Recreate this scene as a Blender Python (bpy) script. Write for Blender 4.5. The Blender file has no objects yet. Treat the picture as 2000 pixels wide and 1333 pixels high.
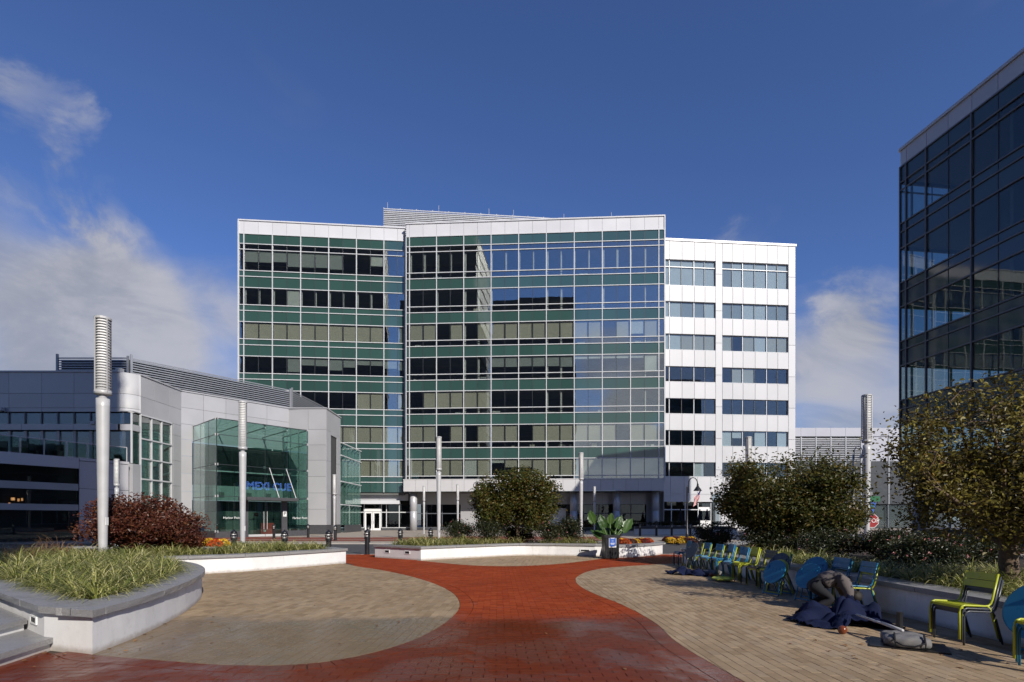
import bpy, bmesh, math, random
import numpy as np
from mathutils import Vector, Matrix
R = random.Random(7)
rad = math.radians
scene = bpy.context.scene
COL = scene.collection

# ---------------------------------------------------------------- camera
F = 1055.0                      # focal length in photograph pixels (2000 wide)
EYE, HOR = 1.5, 1015.0
cam = bpy.data.cameras.new('camera')
cam.sensor_width = 36.0
cam.lens = 36.0 * F / 2000.0
cam.shift_y = (HOR - 666.5) / 2000.0
cam.clip_end = 5000
cam_o = bpy.data.objects.new('camera', cam); COL.objects.link(cam_o)
cam_o.location = (0, 0, EYE); cam_o.rotation_euler = (rad(90), 0, 0)
scene.camera = cam_o

# ---------------------------------------------------------------- light
SUN_DIR = Vector((0.53, -0.848, 0.577)).normalized()      # towards the sun
sun = bpy.data.lights.new('sun', 'SUN'); sun.energy = 4.6; sun.angle = rad(0.5); sun.color = (1.0, 0.94, 0.85)
sun_o = bpy.data.objects.new('sun', sun); COL.objects.link(sun_o)
sun_o.rotation_euler = (-SUN_DIR).to_track_quat('-Z', 'Y').to_euler(); sun_o.location = (30, -40, 60)

world = bpy.data.worlds.new('World'); scene.world = world; world.use_nodes = True
nt = world.node_tree; nt.nodes.clear()
def WN(t, **k):
    n = nt.nodes.new(t)
    for a, b in k.items(): setattr(n, a, b)
    return n
out = WN('ShaderNodeOutputWorld'); bg = WN('ShaderNodeBackground'); nt.links.new(bg.outputs[0], out.inputs[0])
bg.inputs['Strength'].default_value = 0.080
sky = WN('ShaderNodeTexSky'); sky.sky_type = 'NISHITA'; sky.sun_disc = False
sky.sun_elevation = math.asin(SUN_DIR.z); sky.sun_rotation = math.atan2(SUN_DIR.x, SUN_DIR.y)
sky.air_density = 1.0; sky.dust_density = 0.25; sky.ozone_density = 3.0; sky.altitude = 300
tc = WN('ShaderNodeTexCoord')
def WM(op, a, b=None, c=None, clamp=False):
    n = WN('ShaderNodeMath', operation=op, use_clamp=clamp)
    for i, x in enumerate((a, b, c)):
        if x is None: continue
        if isinstance(x, (int, float)): n.inputs[i].default_value = x
        else: nt.links.new(x, n.inputs[i])
    return n.outputs[0]
def WMR(x, a, b, c, d):
    n = WN('ShaderNodeMapRange', interpolation_type='SMOOTHSTEP')
    nt.links.new(x, n.inputs[0])
    for i, q in enumerate((a, b, c, d)): n.inputs[i + 1].default_value = q
    return n.outputs[0]
D = tc.outputs['Generated']
sep = WN('ShaderNodeSeparateXYZ'); nt.links.new(D, sep.inputs[0])
# cloud field: soft noise on the direction, thick low in the sky and thinning upwards, plus a few clouds of their own
mp = WN('ShaderNodeMapping'); nt.links.new(D, mp.inputs[0]); mp.inputs['Scale'].default_value = (1.0, 1.0, 1.7); mp.inputs['Location'].default_value = (3.1, 0.4, 1.2)
nz = WN('ShaderNodeTexNoise'); nt.links.new(mp.outputs[0], nz.inputs[0])
nz.inputs['Scale'].default_value = 2.6; nz.inputs['Detail'].default_value = 5; nz.inputs['Roughness'].default_value = 0.5; nz.inputs['Distortion'].default_value = 0.35
nz2 = WN('ShaderNodeTexNoise'); nt.links.new(mp.outputs[0], nz2.inputs[0])
nz2.inputs['Scale'].default_value = 5.5; nz2.inputs['Detail'].default_value = 6; nz2.inputs['Roughness'].default_value = 0.6; nz2.inputs['Distortion'].default_value = 0.6
low = WMR(sep.outputs[2], 0.0, 0.36, 0.50, -0.12)
field = WM('ADD', WM('MULTIPLY', WM('SUBTRACT', nz.outputs[0], 0.5), 1.5), low)
BLOBS = []
def pdir(x, y): return Vector(((x - 1000) / F, 1.0, (HOR - y) / F)).normalized()
def blob(x, y, rad_deg, amt):
    global field
    c = pdir(x, y)
    dp = WN('ShaderNodeVectorMath', operation='DOT_PRODUCT'); nt.links.new(D, dp.inputs[0]); dp.inputs[1].default_value = c
    nn = WM('MULTIPLY', WM('SUBTRACT', nz2.outputs[0], 0.5), 0.012)
    m = WMR(WM('ADD', dp.outputs['Value'], nn), math.cos(rad(rad_deg)), math.cos(rad(rad_deg * 0.25)), 0.0, amt)
    field = WM('ADD', field, m)
def blob_dir(c, rad_deg, amt):
    global field
    c = Vector(c).normalized()
    dp = WN('ShaderNodeVectorMath', operation='DOT_PRODUCT'); nt.links.new(D, dp.inputs[0]); dp.inputs[1].default_value = c
    field = WM('ADD', field, WMR(dp.outputs['Value'], math.cos(rad(rad_deg)), math.cos(rad(rad_deg*.25)), 0.0, amt))
# the same broken cloud stands low behind the camera (it shows mirrored in the glass)
for c, r_, a_ in (((.14,-1,.18), 13, .16), ((.30,-1,.10), 11, .2), ((.05,-1,.30), 4, .42), ((.16,-1,.26), 4.5, .5), ((.10,-1,.20), 3.5, .5), ((.22,-1,.17), 4, .55), ((.03,-1,.15), 3.5, .45), ((.13,-1,.11), 4, .55), ((.27,-1,.08), 4, .5), ((.06,-1,.06), 4, .5), ((.18,-1,.05), 3.5, .5), ((.30,-1,.24), 4, .4), ((.45,-1,.2), 12, .3), ((-.3,-1,.2), 12, .2), ((-.9,-.4,.2), 14, .25), ((1,-.2,.2), 14, .25), ((1,.5,.18), 12, .22)):
    blob_dir(c, r_, a_)
for b in ((50, 235, 4.5, .24), (115, 300, 6, .30), (190, 365, 5, .32), (20, 90, 5, .16), (60, 560, 12, .22), (330, 540, 8, .14), (30, 670, 14, .40), (330, 700, 12, .42), (200, 640, 8, .16), (180, 200, 7, -.12), (300, 270, 8, -.2), (150, 450, 5, -.1),
          (1480, 445, 5, .24), (1380, 440, 4, .16), (1695, 585, 4.5, .34), (1630, 640, 7, .30), (1660, 750, 9, .38),
          (1000, 250, 22, -.25), (1300, 150, 20, -.2)):
    blob(*b)
cm = WMR(field, 0.02, 0.78, 0.0, 0.92)
cr = WN('ShaderNodeMix', data_type='RGBA'); nt.links.new(cm, cr.inputs[0])
tint = WN('ShaderNodeMix', data_type='RGBA', blend_type='MULTIPLY'); tint.inputs[0].default_value = 1.0
nt.links.new(sky.outputs[0], tint.inputs[6]); tint.inputs[7].default_value = (0.78, 0.93, 1.36, 1)
nt.links.new(tint.outputs[2], cr.inputs[6])
cc = WN('ShaderNodeMix', data_type='RGBA'); nt.links.new(WMR(nz2.outputs[0], 0.35, 0.65, 0, 1), cc.inputs[0])
cc.inputs[6].default_value = (3.7, 3.9, 4.6, 1); cc.inputs[7].default_value = (5.6, 5.6, 6.1, 1)
nt.links.new(cc.outputs[2], cr.inputs[7])
nt.links.new(cr.outputs[2], bg.inputs[0])

vs = scene.view_settings
vs.view_transform = 'Standard'; vs.look = 'None'; vs.exposure = 0.15; vs.gamma = 1.0; vs.use_curve_mapping = False
scene.render.engine = 'CYCLES'
cy = scene.cycles
cy.max_bounces = 10; cy.transparent_max_bounces = 24; cy.caustics_reflective = False; cy.caustics_refractive = False
cy.sample_clamp_indirect = 6.0
cy.use_denoising = True

# ---------------------------------------------------------------- helpers
class MB:
    """collects faces; build() links them as one mesh object"""
    def __init__(s): s.v = []; s.f = []
    def add(s, vs, fs):
        o = len(s.v); s.v += [tuple(p) for p in vs]; s.f += [tuple(i + o for i in f) for f in fs]
    def box(s, x0, x1, y0, y1, z0, z1):
        s.add([(x0,y0,z0),(x1,y0,z0),(x1,y1,z0),(x0,y1,z0),(x0,y0,z1),(x1,y0,z1),(x1,y1,z1),(x0,y1,z1)],
              [(0,3,2,1),(4,5,6,7),(0,1,5,4),(1,2,6,5),(2,3,7,6),(3,0,4,7)])
        return s
    def prism(s, pts, z0, z1):
        n = len(pts)
        s.add([(p[0],p[1],z0) for p in pts] + [(p[0],p[1],z1) for p in pts],
              [tuple(range(n-1,-1,-1)), tuple(range(n,2*n))] + [(i,(i+1)%n,n+(i+1)%n,n+i) for i in range(n)])
        return s
    def tube(s, pts, rs, n=8, caps=True):
        pts = [Vector(p) for p in pts]
        if not isinstance(rs, (list, tuple)): rs = [rs] * len(pts)
        vs, fs = [], []
        up = Vector((0.13, 0.21, 0.97))
        for i, p in enumerate(pts):
            t = (pts[min(i+1,len(pts)-1)] - pts[max(i-1,0)])
            t = t.normalized() if t.length > 1e-9 else Vector((0,0,1))
            a = t.cross(up)
            if a.length < 0.05: a = t.cross(Vector((1,0,0)))
            a.normalize(); b = t.cross(a)
            for k in range(n):
                an = 2*math.pi*k/n
                vs.append(p + (a*math.cos(an) + b*math.sin(an))*rs[i])
        for i in range(len(pts)-1):
            for k in range(n):
                fs.append((i*n+k, i*n+(k+1)%n, (i+1)*n+(k+1)%n, (i+1)*n+k))
        if caps:
            fs.append(tuple(range(n-1,-1,-1))); fs.append(tuple(range((len(pts)-1)*n, len(pts)*n)))
        s.add(vs, fs); return s
    def lathe(s, prof, n=16, c=(0,0,0)):
        vs, fs = [], []
        for r, z in prof:
            for k in range(n):
                a = 2*math.pi*k/n; vs.append((c[0]+r*math.cos(a), c[1]+r*math.sin(a), c[2]+z))
        m = len(prof)
        for i in range(m-1):
            for k in range(n): fs.append((i*n+k, i*n+(k+1)%n, (i+1)*n+(k+1)%n, (i+1)*n+k))
        fs.append(tuple(range(n-1,-1,-1))); fs.append(tuple(range((m-1)*n, m*n)))
        s.add(vs, fs); return s
    def mesh(s, name, mat, smooth=False):
        me = bpy.data.meshes.new(name); me.from_pydata(s.v, [], s.f)
        if mat: me.materials.append(mat)
        if smooth: me.shade_smooth()
        me.update(); return me
    def build(s, name, mat, parent=None, smooth=False):
        return link(name, s.mesh(name, mat, smooth), parent)

def link(name, me, parent=None, loc=None, rz=0):
    o = bpy.data.objects.new(name, me); COL.objects.link(o)
    if loc is not None: o.location = loc
    if rz: o.rotation_euler.z = rz
    if parent is not None:
        o.parent = parent
        if parent.get('world_parts', 0):
            r = parent
            o.matrix_parent_inverse = r['_inv'] if False else INV[r.name]
    return o
INV = {}
def tag(o, label=None, cat=None, group=None, kind=None):
    if label: o['label'] = label
    if cat: o['category'] = cat
    if group: o['group'] = group
    if kind: o['kind'] = kind
    return o
def thing(name, label, cat, loc=(0,0,0), group=None, world=False, rz=0):
    """an Empty at the thing's base; world=True: its parts are written in world coordinates"""
    o = bpy.data.objects.new(name, None); COL.objects.link(o)
    o.location = loc; o.rotation_euler.z = rz; o.empty_display_size = 0.3
    tag(o, label, cat, group)
    if world:
        o['world_parts'] = 1
        INV[o.name] = Matrix.Translation(-Vector(loc))
    return o
def sub(name, me_or_mb, mat, parent, smooth=False):
    """child of a part written in the same coordinates as the part"""
    me = me_or_mb.mesh(name, mat, smooth) if isinstance(me_or_mb, MB) else me_or_mb
    o = bpy.data.objects.new(name, me); COL.objects.link(o); o.parent = parent
    o.matrix_parent_inverse = Matrix.Identity(4)
    return o
def copy_tree(o, parent=None):
    c = o.copy(); COL.objects.link(c); c.parent = parent
    for ch in list(o.children): copy_tree(ch, c)
    return c
def struct(o): o['kind'] = 'structure'; return o

_mc = {}
def boxmesh(name, w, d, h, mat, bevel=0.0):
    """box mesh shared by alike pieces: x 0..w, y -d/2..d/2 , z 0..h"""
    k = (name, round(w,3), round(d,3), round(h,3), mat.name)
    if k not in _mc:
        m = MB().box(0, w, -d/2, d/2, 0, h); _mc[k] = m.mesh(name, mat)
    return _mc[k]

# ---------------------------------------------------------------- materials
MATS = {}
class MN:
    def __init__(s, name):
        s.m = bpy.data.materials.new(name); s.m.use_nodes = True; s.t = s.m.node_tree
        s.b = s.t.nodes['Principled BSDF']; s.o = s.t.nodes['Material Output']; MATS[name] = s.m
    def n(s, t, **k):
        x = s.t.nodes.new(t)
        for a, b in k.items(): setattr(x, a, b)
        return x
    def l(s, a, b): s.t.links.new(a, b)
    def math(s, op, a, b=None, clamp=False):
        x = s.n('ShaderNodeMath', operation=op, use_clamp=clamp)
        for i, q in enumerate((a, b)):
            if q is None: continue
            if isinstance(q, (int, float)): x.inputs[i].default_value = q
            else: s.l(q, x.inputs[i])
        return x.outputs[0]
    def pos(s): return s.n('ShaderNodeNewGeometry').outputs['Position']
    def island(s):
        a = s.n('ShaderNodeNewGeometry').outputs['Random Per Island']; b = s.n('ShaderNodeObjectInfo').outputs['Random']
        return s.math('FRACT', s.math('ADD', a, b))
    def noise(s, vec, scale, detail=4, rough=0.55, dist=0.0, out=0):
        x = s.n('ShaderNodeTexNoise'); s.l(vec, x.inputs[0])
        x.inputs['Scale'].default_value = scale; x.inputs['Detail'].default_value = detail
        x.inputs['Roughness'].default_value = rough; x.inputs['Distortion'].default_value = dist
        return x.outputs[out]
    def ramp(s, f, stops):
        x = s.n('ShaderNodeValToRGB'); s.l(f, x.inputs[0]); e = x.color_ramp.elements
        while len(e) < len(stops): e.new(0.5)
        for q, (p, c) in zip(e, stops): q.position = p; q.color = (*c, 1)
        return x.outputs[0]
    def mix(s, f, a, b, mode='MIX'):
        x = s.n('ShaderNodeMix', data_type='RGBA', blend_type=mode)
        for i, q in ((0, f), (6, a), (7, b)):
            if isinstance(q, (int, float)): x.inputs[i].default_value = q
            elif isinstance(q, tuple): x.inputs[i].default_value = (*q, 1)
            else: s.l(q, x.inputs[i])
        return x.outputs[2]
    def mr(s, x, a, b, c, d, smooth=True):
        n = s.n('ShaderNodeMapRange', interpolation_type='SMOOTHSTEP' if smooth else 'LINEAR'); s.l(x, n.inputs[0])
        for i, q in enumerate((a, b, c, d)): n.inputs[i+1].default_value = q
        return n.outputs[0]
    def bump(s, h, strength=0.2, dist=0.01):
        x = s.n('ShaderNodeBump'); s.l(h, x.inputs['Height']); x.inputs['Strength'].default_value = strength; x.inputs['Distance'].default_value = dist
        s.l(x.outputs[0], s.b.inputs['Normal'])
    def col(s, c):
        if isinstance(c, tuple): s.b.inputs['Base Color'].default_value = (*c, 1)
        else: s.l(c, s.b.inputs['Base Color'])
    def set(s, **k):
        for a, v in k.items():
            i = s.b.inputs[a.replace('_', ' ')]
            if isinstance(v, (int, float)): i.default_value = v
            else: s.l(v, i)

def mottled(name, c, rough=0.5, var=0.15, scale=2.0, metal=0.0, bump=0.0, bscale=60, objvar=0.0, spec=0.5):
    m = MN(name); p = m.pos(); f = m.noise(p, scale, 5)
    a = tuple(x*(1-var) for x in c); b = tuple(min(1, x*(1+var)) for x in c)
    col = m.mix(m.mr(f, .2, .8, 0, 1), a, b)
    if objvar:
        r = m.n('ShaderNodeObjectInfo').outputs['Random']
        k = m.mr(r, 0, 1, 1-objvar, 1+objvar, False)
        cb = m.n('ShaderNodeCombineColor'); [m.l(k, cb.inputs[i]) for i in range(3)]
        col = m.mix(1.0, col, cb.outputs[0], 'MULTIPLY')
    m.col(col); m.set(Roughness=m.mr(f, .1, .9, max(.02, rough-.08), rough+.08, False), Metallic=metal); m.b.inputs['Specular IOR Level'].default_value = spec
    if bump: m.bump(m.noise(p, bscale, 3), bump, .01)
    return m.m

M = {}
M['white_panel'] = mottled('white_panel', (.60,.60,.615), .35, .04, .35, 0, 0, objvar=.03)
M['office_white'] = mottled('office_white', (.50,.50,.515), .45, .06, .25, objvar=.05)
M['canopy_panel'] = mottled('canopy_panel', (.54,.535,.54), .35, .05, .5, objvar=.03)
M['silver_panel'] = mottled('silver_panel', (.44,.44,.455), .36, .06, .4, .2, objvar=.04)
M['zinc_panel'] = mottled('zinc_panel', (.45,.45,.465), .38, .06, .4, .15, objvar=.05)
M['joint'] = mottled('joint', (.03,.03,.035), .7)
M['white_mullion'] = mottled('white_mullion', (.55,.56,.57), .35, .05, 1.0)
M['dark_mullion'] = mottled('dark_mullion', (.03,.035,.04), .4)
M['grey_mullion'] = mottled('grey_mullion', (.10,.11,.13), .4)
M['blind'] = mottled('blind', (.50,.47,.38), .8, .04, .6, objvar=.05)
M['blind_white'] = mottled('blind_white', (.62,.65,.62), .8, .03, .6)
M['blind_grey'] = mottled('blind_grey', (.33,.36,.35), .8, .04, .6)
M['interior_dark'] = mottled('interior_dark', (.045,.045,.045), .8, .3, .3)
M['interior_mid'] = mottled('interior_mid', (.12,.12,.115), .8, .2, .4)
M['interior_white'] = mottled('interior_white', (.6,.6,.58), .7)
M['louvre'] = mottled('louvre', (.30,.31,.33), .4, .05, 1, .4)
M['annex_panel'] = mottled('annex_panel', (.36,.37,.42), .5, .05, .5)  # pale cladding toned down and blued: its shade is put into the colour
M['inner_render'] = mottled('inner_render', (.26,.28,.27), .7)
M['louvre_white'] = mottled('louvre_white', (.40,.41,.44), .45)
M['stone_base'] = mottled('stone_base', (.06,.06,.065), .5, .2, 8)
M['curved_metal'] = mottled('curved_metal', (.46,.46,.47), .6, .05, .4)
M['galv'] = mottled('galv', (.47,.47,.475), .42, .06, 3, .08)
M['lamp_diffuser'] = mottled('lamp_diffuser', (.82,.82,.81), .4, .04)
M['black_metal'] = mottled('black_metal', (.015,.015,.017), .35, .2, 8)
M['soil'] = mottled('soil', (.035,.025,.018), .9, .3, 12, bump=.6, bscale=40)
M['asphalt'] = mottled('asphalt', (.055,.055,.058), .85, .2, 3, bump=.4, bscale=120)
M['concrete'] = mottled('concrete', (.36,.33,.30), .8, .12, 1.5, bump=.2, bscale=50)
M['sidewalk_tan'] = mottled('sidewalk_tan', (.34,.29,.24), .8, .12, 1.5)
M['wood'] = mottled('wood', (.17,.045,.018), .2, .2, 12)
M['bark'] = mottled('bark', (.11,.075,.05), .9, .4, 14, bump=.9, bscale=45)
M['bark_pale'] = mottled('bark_pale', (.17,.14,.11), .85, .3, 10, bump=.6, bscale=45)
M['navy_cloth'] = mottled('navy_cloth', (.005,.009,.036), .85, .2, 6, bump=.15, bscale=300, spec=.2)
M['grey_cloth'] = mottled('grey_cloth', (.115,.10,.098), .85, .15, 7, bump=.2, bscale=200, spec=.2)
M['dark_cloth'] = mottled('dark_cloth', (.018,.018,.022), .85, .2, 7, spec=.2)
M['bag_cloth'] = mottled('bag_cloth', (.16,.155,.155), .8, .15, 7, bump=.3, bscale=250)
M['skin'] = mottled('skin', (.16,.065,.04), .5, .1, 15)
M['hair'] = mottled('hair', (.012,.01,.009), .7)
M['white_paint'] = mottled('white_paint', (.75,.75,.74), .5, .03)
M['red_sign'] = mottled('red_sign', (.25,.01,.014), .4, .05)  # darker red, with the shade over the STOP plate put into the colour
M['green_sign'] = mottled('green_sign', (.01,.12,.05), .4, .05)
M['blue_sign'] = mottled('blue_sign', (.03,.11,.45), .4, .05)
M['red_board'] = mottled('red_board', (.55,.07,.06), .6, .05)
M['roof'] = mottled('roof', (.3,.3,.3), .9)
M['plant_dark'] = mottled('plant_dark', (.02,.035,.015), .8, .3, 9)
for k, c in dict(blue=(.022,.17,.31), lime=(.40,.43,.022), grey=(.05,.055,.065)).items():
    m = MN('chair_' + k); m.col(c); m.set(Roughness=.33); f = m.noise(m.pos(), 9, 3); m.set(Roughness=m.mr(f, .3, .7, .26, .42)); M['chair_' + k] = m.m
def wall_white():
    m = MN('planter_render'); p = m.pos()
    f = m.noise(p, 1.6, 6, .6); g = m.noise(p, 9, 5, .7)
    c = m.mix(m.mr(f, .35, .7, 0, 1), (.74,.735,.73), (.66,.655,.65))
    s = m.mr(g, .54, .78, 0, .6)
    c = m.mix(s, c, (.5,.48,.46))
    sp = m.n('ShaderNodeSeparateXYZ'); m.l(p, sp.inputs[0])
    dirt = m.math('MULTIPLY', m.mr(m.math('ADD', sp.outputs[2], m.math('MULTIPLY', m.math('SUBTRACT', g, .5), .10)), .0, .09, 1, 0), .7)
    mp_ = m.n('ShaderNodeMapping'); m.l(p, mp_.inputs[0]); mp_.inputs['Scale'].default_value = (5, 5, .7)
    run = m.mr(m.noise(mp_.outputs[0], 1.0, 5, .65), .56, .74, 0, .45)
    c = m.mix(m.math('MULTIPLY', run, m.mr(sp.outputs[2], .0, .42, .25, 1)), c, (.42,.40,.37))
    m.col(m.mix(dirt, c, (.30,.25,.2)))
    m.set(Roughness=.7); m.bump(g, .25, .01)
    return m.m
M['planter_wall'] = wall_white()
def granite():
    m = MN('granite'); p = m.pos()
    a = m.noise(p, 120, 3, .7); b = m.noise(p, 3, 5)
    c = m.ramp(a, [(.30, (.09,.09,.09)), (.5, (.24,.235,.235)), (.72, (.44,.43,.42))])
    c = m.mix(m.mr(b, .35, .7, 0, .5), c, (.25,.25,.26))
    m.col(c); m.set(Roughness=m.mr(b, .3, .7, .28, .6)); m.bump(a, .3, .004)
    return m.m
M['granite'] = granite()
def glass(name, tint, refl, rough=0.0):
    m = MN(name); t = m.t
    tr = m.n('ShaderNodeBsdfTransparent'); tr.inputs[0].default_value = (*tint, 1)
    gl = m.n('ShaderNodeBsdfGlossy'); gl.inputs['Roughness'].default_value = rough; gl.inputs['Color'].default_value = (.94,.98,.96,1)
    lw = m.n('ShaderNodeLayerWeight'); lw.inputs[0].default_value = .5
    fac = m.math('ADD', m.math('MULTIPLY', m.math('POWER', lw.outputs['Facing'], 4.0), .8), refl, True)
    f = m.noise(m.pos(), .35, 2); bp = m.n('ShaderNodeBump'); m.l(f, bp.inputs['Height']); bp.inputs['Strength'].default_value = .05; bp.inputs['Distance'].default_value = .07
    m.l(bp.outputs[0], gl.inputs['Normal'])
    mx = m.n('ShaderNodeMixShader'); m.l(fac, mx.inputs[0]); m.l(tr.outputs[0], mx.inputs[1]); m.l(gl.outputs[0], mx.inputs[2])
    m.l(mx.outputs[0], m.o.inputs['Surface']); return m.m
M['glass'] = glass('glass', (.90,.93,.91), .24)
M['glass_dark'] = glass('glass_dark', (.74,.80,.80), .05)
M['glass_clear'] = glass('glass_clear', (.69,.83,.79), .09)
M['glass_shop'] = glass('glass_shop', (.68,.71,.70), .05)
M['glass_blue'] = glass('glass_blue', (.80,.84,.86), .09)
def spandrel(name, c, spec=.9):
    m = MN(name); f = m.noise(m.pos(), .35, 2); r = m.n('ShaderNodeObjectInfo').outputs['Random']
    m.col(m.mix(r, tuple(x*.9 for x in c), tuple(x*1.12 for x in c))); m.set(Roughness=.06); m.b.inputs['Specular IOR Level'].default_value = spec; m.b.inputs['IOR'].default_value = 1.62
    m.bump(f, .05, .07); return m.m
M['green_spandrel'] = spandrel('green_spandrel', (.034,.078,.068))
M['navy_spandrel'] = spandrel('navy_spandrel', (.030,.052,.056), .6)
def leafmat(name, stops, trans=.35, rough=.45):
    m = MN(name); f = m.island()
    g = m.noise(m.pos(), 1.3, 2)
    c = m.ramp(m.math('ADD', m.math('MULTIPLY', f, .75), m.math('MULTIPLY', g, .3), True), stops)
    m.col(c); m.set(Roughness=rough)
    tl = m.n('ShaderNodeBsdfTranslucent'); m.l(c, tl.inputs[0])
    mx = m.n('ShaderNodeMixShader'); mx.inputs[0].default_value = trans
    m.l(m.b.outputs[0], mx.inputs[1]); m.l(tl.outputs[0], mx.inputs[2]); m.l(mx.outputs[0], m.o.inputs['Surface'])
    return m.m
M['leaf_mid'] = leafmat('leaf_mid', [(.1,(.03,.045,.010)),(.4,(.07,.09,.016)),(.65,(.13,.12,.02)),(.85,(.14,.075,.02)),(1,(.17,.12,.03))])
M['leaf_autumn'] = leafmat('leaf_autumn', [(.1,(.05,.038,.012)),(.35,(.11,.08,.017)),(.6,(.20,.165,.03)),(.85,(.33,.29,.06)),(1,(.28,.08,.02))])
M['leaf_green'] = leafmat('leaf_green', [(.1,(.030,.038,.009)),(.4,(.065,.078,.016)),(.68,(.12,.11,.022)),(.88,(.17,.105,.026)),(1,(.28,.21,.045))])
M['leaf_maple'] = leafmat('leaf_maple', [(.1,(.045,.012,.009)),(.4,(.10,.026,.016)),(.7,(.16,.05,.026)),(.9,(.22,.10,.04)),(1,(.26,.035,.03))])
M['leaf_rose'] = leafmat('leaf_rose', [(.1,(.010,.018,.006)),(.5,(.022,.035,.010)),(.8,(.045,.045,.014)),(1,(.09,.04,.02))], .2)
M['leaf_ear'] = leafmat('leaf_ear', [(.1,(.035,.085,.018)),(.6,(.065,.13,.026)),(1,(.11,.17,.04))], .35, .35)
M['stem_ear'] = mottled('stem_ear', (.10,.16,.05), .5)
M['grass_var'] = leafmat('grass_var', [(.08,(.05,.08,.016)),(.32,(.16,.19,.035)),(.58,(.33,.33,.09)),(.8,(.54,.50,.21)),(1,(.72,.65,.38))], .3, .5)
M['grass_tan'] = leafmat('grass_tan', [(.1,(.16,.08,.03)),(.6,(.30,.17,.07)),(1,(.42,.28,.13))], .3, .6)
for k, st in dict(red=[(.1,(.16,.008,.006)),(1,(.34,.025,.012))], orange=[(.1,(.42,.06,.008)),(1,(.62,.13,.012))], yellow=[(.1,(.58,.32,.012)),(1,(.78,.52,.03))], maroon=[(.1,(.06,.006,.006)),(1,(.14,.014,.01))]).items():
    M['mum_' + k] = leafmat('mum_' + k, st, .15, .6)
M['petal_pink'] = leafmat('petal_pink', [(.1,(.5,.10,.12)),(1,(.75,.45,.42))], .2, .6)
M['leaf_fallen'] = leafmat('leaf_fallen', [(.1,(.10,.035,.012)),(1,(.32,.17,.06))], .1, .7)

def brickmat(name, stops, wet=None, dk=.36):
    m = MN(name); p = m.pos(); r = m.island()
    big = m.noise(p, .55, 4, .6, .4); fine = m.noise(p, 90, 4, .7); mid = m.noise(p, 7, 5, .6)
    c = m.ramp(r, stops)
    c = m.mix(m.mr(big, .3, .72, 0, .42), c, tuple(x*.55 for x in stops[1][1]))
    c = m.mix(m.mr(mid, .5, .8, 0, .35), c, tuple(min(1, x*1.4) for x in stops[1][1]))
    c = m.mix(m.mr(fine, .55, .8, 0, .3), c, tuple(x*.6 for x in stops[0][1]))
    spot = m.noise(p, 3.1, 2, .4); streak = m.noise(p, .9, 7, .72, 1.2)
    c = m.mix(m.mr(spot, .66, .72, 0, .38), c, tuple(x*.4 for x in stops[1][1]))
    c = m.mix(m.mr(streak, .54, .70, 0, .40), c, tuple(x*.5+.01 for x in stops[1][1]))
    c = m.mix(m.mr(streak, .30, .42, .22, 0), c, tuple(min(1, x*.8+.10) for x in stops[1][1]))
    rough = m.mr(mid, .3, .7, .62, .85)
    if wet:
        sp = m.n('ShaderNodeSeparateXYZ'); m.l(p, sp.inputs[0])
        w = m.math('ADD', sp.outputs[1], m.math('MULTIPLY', m.math('SUBTRACT', m.noise(p, .9, 6, .65), .5), 1.6))
        wm = m.math('MULTIPLY', m.mr(w, 8.6, 7.7, 0, 1), m.mr(big, .32, .62, 1, .8))
        wm = m.math('MULTIPLY', wm, m.mr(sp.outputs[0], 2.5, 4.2, 1, .2))
        c = m.mix(m.math('MULTIPLY', wm, .85), c, tuple(x*dk for x in stops[1][1]))
        rough = m.math('ADD', m.math('MULTIPLY', rough, m.math('SUBTRACT', 1.0, wm)), m.math('MULTIPLY', wm, wet))
    m.col(c); m.set(Roughness=rough); m.bump(fine, .25, .004)
    if wet: m.l(m.math('ADD', .04, m.math('MULTIPLY', m.math('MULTIPLY', wm, m.mr(m.noise(p, .75, 4, .6, .5), .46, .64, 0, 1)), .75)), m.b.inputs['Specular IOR Level'])
    else: m.b.inputs['Specular IOR Level'].default_value = .12
    return m.m
M['brick_red'] = brickmat('brick_red', [(.0,(.23,.038,.012)),(.45,(.30,.052,.017)),(.8,(.34,.068,.022)),(1,(.26,.05,.024))], .13, .27)
M['brick_tan_wet'] = brickmat('brick_tan_wet', [(.0,(.27,.195,.12)),(.45,(.35,.255,.16)),(.8,(.40,.30,.195)),(1,(.31,.24,.165))], .16, .44)
M['brick_tan'] = brickmat('brick_tan', [(.0,(.29,.205,.125)),(.45,(.37,.27,.17)),(.8,(.42,.315,.205)),(1,(.33,.255,.175))])
M['joint_sand'] = mottled('joint_sand', (.05,.032,.022), .95, .3, 30)
def brick_flat():
    m = MN('brick_road'); p = m.pos()
    b = m.n('ShaderNodeTexBrick'); m.l(p, b.inputs[0]); b.inputs['Scale'].default_value = 1.0
    b.inputs['Color1'].default_value = (.25,.05,.022,1); b.inputs['Color2'].default_value = (.20,.040,.018,1); b.inputs['Mortar'].default_value = (.09,.03,.02,1)
    b.inputs['Brick Width'].default_value = .23; b.inputs['Row Height'].default_value = .115; b.inputs['Mortar Size'].default_value = .006
    m.col(m.mix(m.mr(m.noise(p, .5, 5), .35, .7, 0, .35), b.outputs[0], (.13,.04,.025))); m.set(Roughness=.75); return m.m
M['brick_road'] = brick_flat()
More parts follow.
